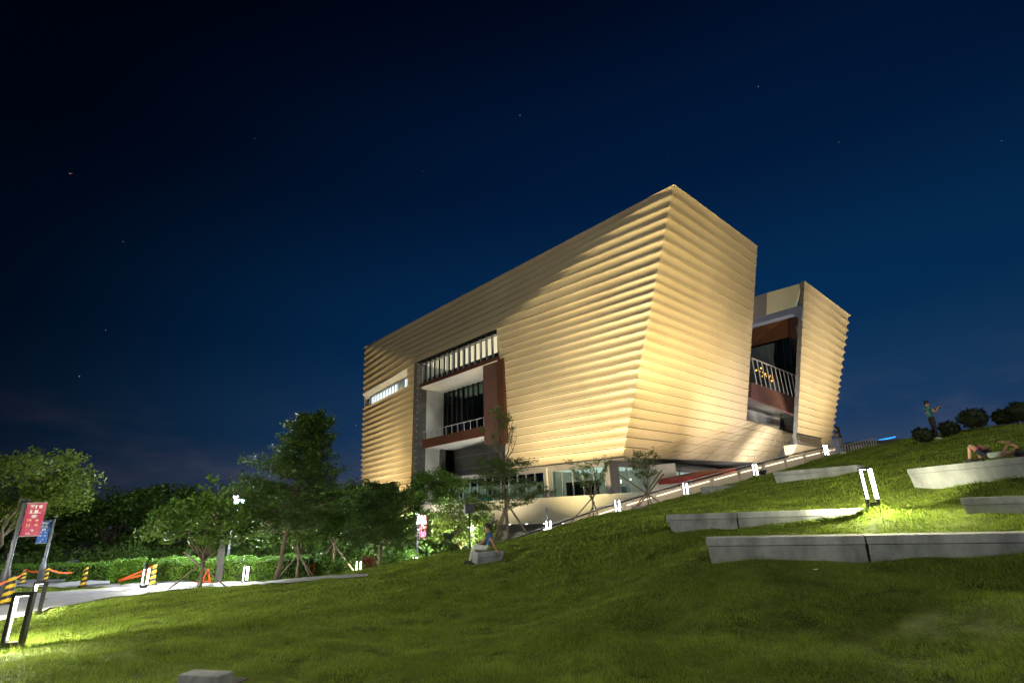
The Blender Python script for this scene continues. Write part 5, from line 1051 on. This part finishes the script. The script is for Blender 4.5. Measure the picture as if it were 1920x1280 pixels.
# round white plaza columns, and a fence, glimpsed low between the shrubs
for i, (px, w, lb) in enumerate([(665, 60, 'pale ribbed column at the left of the low entrance'), (727, 58, 'pale column seen under the spreading tiered tree'), (765, 58, 'pale column left of the crimson banner post')]):
    p = atw(px, 1030, w); e = empty('entrance_column', (p[0], p[1], -2.8), 0, lb, 'column', 'columns of the low entrance'); mb = MB(); mb.tube([(0, 0, 0), (0, 0, 3.3)], .75, 18); link('shaft', mb.mesh('shaft'), M['white'], e)
    for j in range(12):
        a = pi+pi*j/11; mb = MB(); mb.bar((.77*cos(a), .77*sin(a), 0), (.77*cos(a), .77*sin(a), 3.3), .07, .07, (1, .2, 0)); link('rib', mb.mesh('rib'), M['grey'], e)

# ------------------------------------------------------------------ small things on the path
def striped_post(px, py, w, label, hgt=.95, r=.14):
    p = atw(px, py, w); z = Hs(p[0], p[1])+.04; e = empty('warning_post', (p[0], p[1], z), 0, label, 'warning post', 'black and yellow warning posts')
    mb = MB(); mb.tube([(0, 0, 0), (0, 0, .09)], [r*1.7, r*1.5], 10); link('base', mb.mesh('base'), M['black'], e)
    N = 7
    for i in range(N):
        z0, z1 = .09+(hgt-.09)*i/N, .09+(hgt-.09)*(i+1)/N; mb = MB(); V_ = 12; rr0, rr1 = r*(1.05-.45*i/N), r*(1.05-.45*(i+1)/N)
        for q in range(V_):
            a0, a1 = 2*pi*q/V_, 2*pi*(q+1)/V_; sh = .05; f0 = sh*cos(a0); f1 = sh*cos(a1); mb.quad((rr0*cos(a0), rr0*sin(a0), z0+f0), (rr0*cos(a1), rr0*sin(a1), z0+f1), (rr1*cos(a1), rr1*sin(a1), z1+f1), (rr1*cos(a0), rr1*sin(a0), z1+f0))
        link('stripe', mb.mesh('stripe', True), M['yellow'] if i % 2 == 0 else M['black'], e)
    mb = MB(); mb.ball((0, 0, hgt+.04), .07, 8, 5); link('knob', mb.mesh('knob'), M['black'], e); return V3(p[0], p[1], z+hgt-.04)
s1 = striped_post(15, 1116, 19.5, 'black and yellow warning post at the left edge, nearest of all', .95, .2)
s2 = striped_post(155, 1099, 27.5, 'black and yellow warning post standing alone on the grass strip', .95)
s3 = striped_post(284, 1101, 26.5, 'black and yellow warning post hidden behind a bollard light', .98)
s4 = striped_post(45, 1078, 32, 'far black and yellow warning post with orange tape, behind the kinked bollard', .85)
s5 = striped_post(83, 1094, 29.5, 'black and yellow warning post just behind the kinked bollard light', .9, .13)
def tape(a, b2, label, sag=.16, wd=.09):
    n = 14; mb = MB(); P = [a+(b2-a)*(i/n)-V3(0, 0, sag*4*(i/n)*(1-i/n)) for i in range(n+1)]; o0 = P[0].copy()
    for i in range(n):
        t0, t1 = V3(.01*sin(i), 0, wd), V3(.01*sin(i+1), 0, wd); mb.quad(P[i]-o0, P[i+1]-o0, P[i+1]+t1-o0, P[i]+t0-o0)
        mb.quad(P[i]-o0+V3(0, .004, 0), P[i]+t0-o0+V3(0, .004, 0), P[i+1]+t1-o0+V3(0, .004, 0), P[i+1]-o0+V3(0, .004, 0))
    o = mb.build('barrier_tape', M['orange']); o.location = tuple(o0); tag(o, label, 'tape', 'orange barrier tapes between the warning posts')
tape(s4, s5, 'orange tape from the far post to the one behind the kinked bollard'); tape(s1, s4, 'orange tape running up from the nearest warning post'); tape(s5, V3(*atw(135, 1074, 31)), 'orange tape passing in front of the slanted dark box', .1); tape(s1, V3(*atw(-40, 1098, 19)), 'orange tape leaving the picture at the left edge')
tape(V3(*atw(222, 1089, 27.5)), s3, 'upper orange tape rising to the hidden warning post', .02); tape(V3(*atw(222, 1090, 27.5)), s3-V3(0, 0, .3), 'lower orange tape rising to the hidden warning post', .02)
p = gnd(118, 1082); e = empty('slanted_box', (p[0], p[1], p[2]+.04), .15, 'dark grey slanted box on a flat base beside the path', 'box'); mb = MB(); mb.box((-.15, 0, .12), (1.5, .6, .24)); mb.build('base', M['darkgrey'], e, bevel=.03)
mb = MB(); mb.hexa([(-.25, -.28, .25), (.55, -.28, .25), (.55, .28, .25), (-.25, .28, .25), (.12, -.28, 1.15), (.75, -.28, 1.2), (.75, .28, 1.2), (.12, .28, 1.15)]); mb.build('slanted_body', M['pole'], e, bevel=.06)
p = gnd(404, 1092); e = empty('sail_sculpture', (p[0], p[1], p[2]+.03), 0, 'tall grey blade-shaped sculpture behind the broad tree stem', 'sculpture'); mb = MB()
prof = [(-.25, 0), (.34, 0), (.33, .4), (.30, .9), (.30, 1.5), (.22, 2.1), (.06, 2.6), (-.02, 2.0), (-.10, 1.3), (-.22, .6)]
mb.poly([(x_, -.05, z_) for x_, z_ in prof]); mb.poly([(x_, .05, z_) for x_, z_ in reversed(prof)])
for i in range(len(prof)): a, b2 = prof[i], prof[(i+1) % len(prof)]; mb.quad((b2[0], -.05, b2[1]), (a[0], -.05, a[1]), (a[0], .05, a[1]), (b2[0], .05, b2[1]))
link('blade', mb.mesh('blade'), M['pole'], e)
p = gnd(385, 1094); e = empty('orange_stand', (p[0], p[1], p[2]+.03), .2, 'small orange A-shaped stand beside the grey blade', 'barrier'); mb = MB(); mb.bar((-.2, 0, 0), (.02, 0, .75), .06, .06, (0, 1, 0)); link('leg', mb.mesh('leg'), M['orange'], e); mb = MB(); mb.bar((.22, 0, 0), (.04, 0, .75), .06, .06, (0, 1, 0)); link('leg', mb.mesh('leg'), M['orange'], e); mb = MB(); mb.bar((-.5, 0, .1), (.2, 0, .12), .05, .12, (0, 1, 0)); link('crossbar', mb.mesh('crossbar'), M['orange'], e)
p = atw(583, 1072, 31.5); e = empty('orange_ring', (p[0], p[1], Hs(p[0], p[1])), 0, 'orange ring hanging on a short stick among the shrubs', 'ring'); mb = MB(); mb.tube([(0, 0, 0), (0, 0, .35)], .02, 6); link('stick', mb.mesh('stick'), M['stake'], e); mb = MB(); mb.tube([(.18*cos(t_), 0, .55+.24*sin(t_)) for t_ in np.linspace(0, 2*pi, 15)], .04, 6, False); link('ring', mb.mesh('ring', True), M['orange'], e)
p = gnd(1530, 1073); mb = MB(); mb.poly([(-.03, -.02, 0), (.04, -.025, .004), (.05, .02, .012), (0, .035, .006), (-.035, .02, .01)]); mb.poly([(-.03, -.02, -.002), (-.035, .02, .008), (0, .035, .004), (.05, .02, .01), (.04, -.025, .002)]); o = mb.build('paper_scrap', M['ink']); o.location = (p[0], p[1], Hs(p[0], p[1])+.05); tag(o, 'tiny white paper scrap on the grass below the longest bench', 'litter')
# distant city building with a blue sign beyond the crest
p = atw(1683, 822, 210); e = empty('distant_building', (p[0], p[1], -3), -.5, 'distant low building with a glowing blue roof line beyond the hill', 'building'); zt_ = atw(1683, 826, 210)[2]+3
mb = MB(); mb.box((0, 0, zt_/2), (22, 14, zt_)); link('wall', mb.mesh('wall'), M['grey'], e)
for r in range(3):
    for i in range(5): mb = MB(); mb.box((-8.5+4.2*i, -7.05, zt_-3-3.4*r), (3, .1, 1.6)); link('window', mb.mesh('window'), emit('far_window', (.8, .85, 1), .25) if not (r or i) else bpy.data.materials['far_window'], e)
mb = MB(); mb.bar((-7.5, -7.3, zt_+.1), (-3.0, -7.3, zt_+.7), .5, .55); mb.bar((-2.9, -7.3, zt_+.7), (-1.5, -7.3, zt_+1.0), .5, .45); link('roof_sign', mb.mesh('roof_sign'), emit('blue_sign', (.03, .35, 1), 1.6), e)
p = atw(1645, 840, 150); e = empty('distant_building', (p[0], p[1], -3), -.3, 'distant pale low hall below the cloud beyond the fence', 'building'); mb = MB(); zt_ = atw(1645, 832, 150)[2]+3; mb.box((0, 0, zt_/2), (16, 10, zt_)); link('wall', mb.mesh('wall'), M['grey'], e); mb = MB(); mb.box((0, 0, zt_+.3), (17, 11, .6)); link('roof', mb.mesh('roof'), M['darkgrey'], e)
# aircraft, tiny, high left
p = atw(132, 325, 2500); e = empty('aircraft', tuple(p), .4, 'tiny aircraft with a red light high in the dark sky at the left', 'aircraft'); e.scale = (.55, .55, .55); mb = MB(); mb.tube([(-14, 0, 0), (14, 0, 0)], 1.6, 8); link('fuselage', mb.mesh('fuselage'), emit('aircraft_hull', (.3, .5, .6), .25), e); mb = MB(); mb.hexa([(-3, -15, 0), (2, -15, 0), (4, 15, 0), (-2, 15, 0), (-3, -15, .5), (2, -15, .5), (4, 15, .5), (-2, 15, .5)]); link('wing', mb.mesh('wing'), M['grey'], e); mb = MB(); mb.ball((0, 0, -6), 2.2, 6, 4); link('light', mb.mesh('light'), emit('red_beacon', (1, .08, .05), 3), e)

# ------------------------------------------------------------------ people
M['skin'] = mat('skin', (.42, .24, .16), .6, 0, (8, (.36, .20, .13), .4, .7)); M['hair'] = mat('black_hair', (.008, .007, .007), .5, 0, (20, (.02, .016, .014), .4, .7), .4, 60)
def person(loc, rz, J, R, paint, label, mats, hair=None, hands=(), feet=None, glasses=False, scale=1.0):
    """J: joint name -> point, R: joint -> radius (x,y); edges follow EDG. paint(p)->material slot"""
    EDG = [('pelvis', 'belly'), ('belly', 'chest'), ('chest', 'neck'), ('neck', 'head'), ('head', 'crown')]
    for s in 'lr': EDG += [('chest', 'sh_'+s), ('sh_'+s, 'el_'+s), ('el_'+s, 'wr_'+s), ('pelvis', 'hip_'+s), ('hip_'+s, 'kn_'+s), ('kn_'+s, 'an_'+s), ('an_'+s, 'toe_'+s)]
    names = list(J); idx = {n: i for i, n in enumerate(names)}; me = bpy.data.meshes.new('body'); me.from_pydata([tuple(J[n]) for n in names], [(idx[a], idx[b]) for a, b in EDG], []); ob = bpy.data.objects.new('body', me); col.objects.link(ob)
    md = ob.modifiers.new('s', 'SKIN'); md.use_smooth_shade = True
    for i, n in enumerate(names):
        sv = me.skin_vertices[0].data[i]; key = n.split('_')[0]; r = R.get(n, R.get(key, .05)); sv.radius = (r, r) if not hasattr(r, '__len__') else r; sv.use_root = (n == 'pelvis')
    md.branch_smoothing = .6; ms = ob.modifiers.new('u', 'SUBSURF'); ms.levels = 2; ms.render_levels = 2
    dg = bpy.context.evaluated_depsgraph_get(); m2 = bpy.data.meshes.new_from_object(ob.evaluated_get(dg)); bpy.data.objects.remove(ob)
    e = empty('person', tuple(loc), rz, label, 'person'); e.scale = (scale,)*3; m2.name = 'body'; m2.materials.clear()
    b = link('body', m2, mats, e)
    P = {n: np.array(J[n], float) for n in names}
    segs = [(a, c) for a, c in EDG]
    for pg in m2.polygons:
        c = np.array(pg.center); best = None
        for a, d in segs:
            A_, D_ = P[a], P[d]; v = D_-A_; t = max(0, min(1, ((c-A_)@v)/(v@v+1e-9))); ds = np.linalg.norm(c-A_-v*t)
            if best is None or ds < best[0]: best = (ds, a, d, t)
        pg.material_index = paint(best[1], best[2], best[3]); pg.use_smooth = True
    hc = (P['head']*.45+P['crown']*.55); up = P['crown']-P['neck']; up /= np.linalg.norm(up); f = V3(*J.get('face', (0, -1, 0))) if False else None
    return e, b, P
def hand(e, wr, el, mt, curl=.3, side=1):
    d = wr-el; d /= np.linalg.norm(d); s_ = np.cross(d, (0, 0, 1)); s_ /= (np.linalg.norm(s_)+1e-9); n_ = np.cross(s_, d); mb = MB()
    c = wr+d*.045; mb.tube([wr, c, wr+d*.085], [.026, .034, .036], 8)
    for i, (o, l) in enumerate([(-.03, .065), (-.01, .078), (.01, .075), (.03, .06)]):
        b0 = wr+d*.075+s_*o; b1 = b0+d*l*.55-n_*l*curl*.4; b2 = b1+d*l*.4-n_*l*curl*1.0; mb.tube([b0, b1, b2], [.010, .009, .007], 6)
    b0 = wr+d*.03+s_*side*.03; mb.tube([b0, b0+d*.03+s_*side*.03, b0+d*.065+s_*side*.035], [.012, .011, .008], 6); link('hand', mb.mesh('hand', True), mt, e)
def headset(e, c, up, fwd, mt, hairm, long=False, r=.1):
    """nose, ears, eyes and hair on a head centred at c"""
    up = V3(*up)/np.linalg.norm(up); fwd = V3(*fwd); fwd = fwd-up*(fwd@up); fwd /= np.linalg.norm(fwd); s_ = np.cross(fwd, up)
    mb = MB(); mb.tube([c+fwd*.092+up*.02, c+fwd*.118-up*.015, c+fwd*.094-up*.03], [.008, .014, .01], 6); link('nose', mb.mesh('nose', True), mt, e)
    for q in (-1, 1):
        mb = MB(); mb.ball(c+s_*q*.082-up*.005, (.014, .02, .028), 8, 6); link('ear', mb.mesh('ear', True), mt, e)
        mb = MB(); mb.ball(c+s_*q*.032+fwd*.086+up*.012, .011, 8, 6); link('eye', mb.mesh('eye', True), M['hair'], e)
    mb = MB(); mb.box(tuple(c+fwd*.092-up*.05), (.04, .012, .008), math.atan2(s_[1], s_[0])); link('mouth', mb.mesh('mouth'), M['lip'], e)
    mb = MB(); nu, nv = 18, 12; i0 = 0
    for a in range(nv+1):
        th = pi*a/nv*.62
        for b in range(nu):
            ph = 2*pi*b/nu; dr = fwd*cos(ph)+s_*sin(ph); k = 1.0 if cos(ph) < .25 else .66; t2 = th*k; rr = .108+.006*sin(7*ph+a); mb.v.append(tuple(c-fwd*.012+up*(.012+cos(t2)*rr*1.12)+dr*sin(t2)*rr*.96))
    for a in range(nv):
        for b in range(nu): mb.f.append((a*nu+b, (a+1)*nu+b, (a+1)*nu+(b+1) % nu, a*nu+(b+1) % nu)); mb.mi.append(0)
    if long: mb.tube([c-fwd*.06+up*.03, c-fwd*.095-up*.08, c-fwd*.09-up*.22, c-fwd*.07-up*.33], [.085, .085, .065, .02], 10)
    link('hair', mb.mesh('hair', True), hairm, e)
def shoe(e, an, toe, mt, sole=None):
    d = toe-an; d[2] = 0; d /= np.linalg.norm(d); mb = MB(); b0 = V3(an[0], an[1], toe[2]); mb.tube([b0-d*.07+V3(0, 0, .01), b0-d*.03+V3(0, 0, .02), b0+d*.06+V3(0, 0, .012), b0+d*.14, b0+d*.19-V3(0, 0, .004)], [.03, .048, .047, .042, .02], 8); link('shoe', mb.mesh('shoe', True), mt, e)
M['lip'] = mat('lip', (.30, .12, .10), .6, 0, (8, (.26, .1, .09), .4, .7))
RD = dict(pelvis=(.15, .11), belly=(.135, .10), chest=(.155, .11), neck=.055, head=(.082, .09), crown=(.062, .07), sh=.062, el=.042, wr=.027, hip=.088, kn=.058, an=.038, toe=.03)
cloth = lambda n, c, c2: mat(n, c, .85, 0, (5, c2, .4, .7), .3, 18)
# standing man on the crest, seen from behind, phone raised
def stand(h=1.7, armr=None, arml=None, lean=0, legsp=.10, fwd=(0, 1)):
    s = h/1.7; J = dict(pelvis=(0, 0, .93), belly=(0, .01, 1.08), chest=(0, -.01+lean, 1.30), neck=(0, -.01+lean, 1.47), head=(0, .01+lean, 1.56), crown=(0, .0+lean, 1.64),
             sh_l=(-.19, -.01+lean, 1.38), sh_r=(.19, -.01+lean, 1.38), hip_l=(-.09, 0, .88), hip_r=(.09, 0, .88), kn_l=(-legsp, .02, .49), kn_r=(legsp, .02, .49), an_l=(-legsp, -.02, .08), an_r=(legsp, -.02, .08), toe_l=(-legsp-.01, .12, .035), toe_r=(legsp+.01, .12, .035))
    J.update(el_l=arml[0], wr_l=arml[1], el_r=armr[0], wr_r=armr[1]); return {k: V3(*v)*s for k, v in J.items()}
def clothed(short_sleeve=.55, shorts=None, top=1, bottom=2):
    def paint(a, d, t):
        if a in ('belly', 'chest') and d in ('chest', 'neck') or a == 'pelvis' and d == 'belly' and t > .35: return top if not (d == 'neck' and t > .75) else 0
        if d.startswith('sh'): return top
        if a.startswith('sh'): return top if t < short_sleeve else 0
        if a == 'pelvis' or a.startswith('hip'): return bottom if shorts is None or t < shorts or a == 'pelvis' else 0
        if a.startswith('kn'): return bottom if shorts is None else 0
        if a.startswith('an'): return 3
        return 0
    return paint
p = atw(1757, 823, 21.6); z = Hs(p[0], p[1])
J = stand(1.66, ((.27, .05, 1.15), (.20, .30, 1.36)), ((-.25, .08, 1.13), (-.02, .30, 1.34)), .0, .07)
rzm = math.atan2(-p[0], p[1])-.9; e, b, P = person((p[0], p[1], z-.01), rzm, J, RD, clothed(.5), 'person in teal t-shirt and dark trousers standing on the crest, raising a phone', [M['skin'], cloth('teal_tshirt', (.04, .16, .20), (.05, .19, .24)), cloth('dark_trousers', (.012, .013, .018), (.02, .02, .026)), M['black']])
hand(e, P['wr_r'], P['el_r'], M['skin']); hand(e, P['wr_l'], P['el_l'], M['skin'], side=-1); headset(e, P['head']*.5+P['crown']*.5, (0, 0, 1), (0, 1, 0), M['skin'], M['hair']); [shoe(e, P['an_'+s], P['toe_'+s].copy(), M['ink']) for s in 'lr']
ph = MB(); pr = .5*(P['wr_r']+P['wr_l'])+V3(.05, .10, .06); ph.box((0, 0, 0), (.075, .01, .15)); o = ph.build('phone', M['black']); o.location = tuple(V3(*e.location)+V3(pr[0]*cos(rzm)-pr[1]*sin(rzm), pr[0]*sin(rzm)+pr[1]*cos(rzm), pr[2])); o.rotation_euler = (0, 0, rzm); tag(o, 'small black phone held up by the person on the crest', 'phone')
# woman at the ramp head
p = atw(1584, 856, 30); z = max(Hs(p[0], p[1]), p[2]-.1)
J = stand(1.6, ((.23, .12, 1.12), (.16, .36, 1.12)), ((-.24, .10, 1.12), (-.12, .34, 1.16)), .10, .075)
e, b, P = person((p[0], p[1], z), math.atan2(-p[0], p[1])+1.2, J, RD, clothed(.45), 'long-haired person in black top and grey trousers standing at the head of the ramp', [M['skin'], cloth('black_top', (.012, .012, .014), (.02, .02, .022)), cloth('grey_trousers', (.16, .14, .14), (.2, .18, .18)), M['ink']])
hand(e, P['wr_r'], P['el_r'], M['skin']); hand(e, P['wr_l'], P['el_l'], M['skin'], side=-1); headset(e, P['head']*.5+P['crown']*.5, (0, 0, 1), (0, 1, -.3), M['skin'], M['hair'], True); [shoe(e, P['an_'+s], P['toe_'+s].copy(), M['ink']) for s in 'lr']
# seated man on the short bench, legs crossed, facing left; local +x = right in the picture
be, ba, bb, bd, bn = BS
seat = (ba+bb)/2+bd*.02+bn*.2; zt_ = ba[2]; g0 = Hs(seat[0]-.55, seat[1]-.3)-zt_
J = dict(pelvis=(0, 0, .10), belly=(.03, 0, .25), chest=(.035, 0, .45), neck=(.0, 0, .62), head=(-.03, 0, .71), crown=(-.035, 0, .79), sh_l=(.02, -.18, .53), sh_r=(.03, .18, .53),
         el_l=(.14, -.25, .28), wr_l=(.26, -.22, .05), el_r=(-.16, .22, .28), wr_r=(-.40, .10, .20), hip_l=(-.05, -.09, .09), hip_r=(-.05, .09, .09),
         kn_l=(-.47, -.10, .12), kn_r=(-.46, .05, .20), an_l=(-.42, -.10, min(-.28, g0+.08)), an_r=(-.62, -.02, min(-.2, g0+.14)), toe_l=(-.54, -.11, min(-.32, g0+.035)), toe_r=(-.76, -.03, min(-.24, g0+.08)))
J = {k: V3(*v) for k, v in J.items()}
e, b, P = person((seat[0], seat[1], zt_), .05, J, RD, clothed(.45), 'seated person in blue t-shirt and pale trousers, legs crossed, on the short bench', [M['skin'], cloth('blue_tshirt', (.02, .10, .28), (.03, .13, .34)), cloth('pale_trousers', (.50, .52, .50), (.42, .44, .43)), M['black']])
hand(e, P['wr_r'], P['el_r'], M['skin']); hand(e, P['wr_l'], P['el_l'], M['skin'], side=-1); headset(e, P['head']*.5+P['crown']*.5, (0, 0, 1), (-1, .25, 0), M['skin'], M['hair']); [shoe(e, P['an_'+s], P['toe_'+s].copy(), M['black']) for s in 'lr']
# person lying on the pale bench, head to the right, knees up
be, ba, bb, bd, bn = B4
def onb(px): # point of the bench top below a picture column
    lo, hi = 0., 1.
    for _ in range(40):
        m_ = (lo+hi)/2
        if proj(ba+(bb-ba)*m_)[0] < px: lo = m_
        else: hi = m_
    return ba+(bb-ba)*lo+bn*.3
pel = onb(1838); ang = math.atan2(bd[1], bd[0])
J = dict(pelvis=(0, 0, .12), belly=(.14, 0, .125), chest=(.36, 0, .135), neck=(.54, 0, .12), head=(.63, 0, .12), crown=(.71, 0, .125), sh_l=(.45, -.17, .12), sh_r=(.45, .17, .13),
         el_l=(.56, -.26, .08), wr_l=(.70, -.20, .30), el_r=(.52, .22, .28), wr_r=(.38, .12, .38), hip_l=(-.06, -.09, .12), hip_r=(-.06, .09, .12), kn_l=(-.34, -.10, .43), kn_r=(-.30, .10, .42), an_l=(-.46, -.10, .09), an_r=(-.40, .12, .08), toe_l=(-.58, -.10, .04), toe_r=(-.52, .12, .04))
J = {k: V3(*v) for k, v in J.items()}
e, b, P = person((pel[0], pel[1], pel[2]), ang, J, RD, clothed(.35, .5), 'person lying on the pale bench in white t-shirt and dark shorts, knees raised', [M['skin'], cloth('white_tshirt', (.42, .47, .45), (.36, .41, .40)), cloth('navy_shorts', (.01, .012, .03), (.015, .018, .04)), M['black']])
for s, sd in (('r', 1), ('l', -1)): hand(e, P['wr_'+s], P['el_'+s], M['skin'], .5, sd)
headset(e, P['head']*.5+P['crown']*.5, (1, 0, 0), (0, 0, 1), M['skin'], M['hair']); [shoe(e, P['an_'+s], P['toe_'+s].copy(), M['black']) for s in 'lr']
for s in 'lr':
    h0, k0 = P['hip_'+s], P['kn_'+s]; c = h0+(k0-h0)*.52; d = (k0-h0)/np.linalg.norm(k0-h0); mb = MB(); mb.tube([c-d*.012, c+d*.012], .088, 14, False); link('shorts_hem', mb.mesh('shorts_hem', True), M['pink'], e)
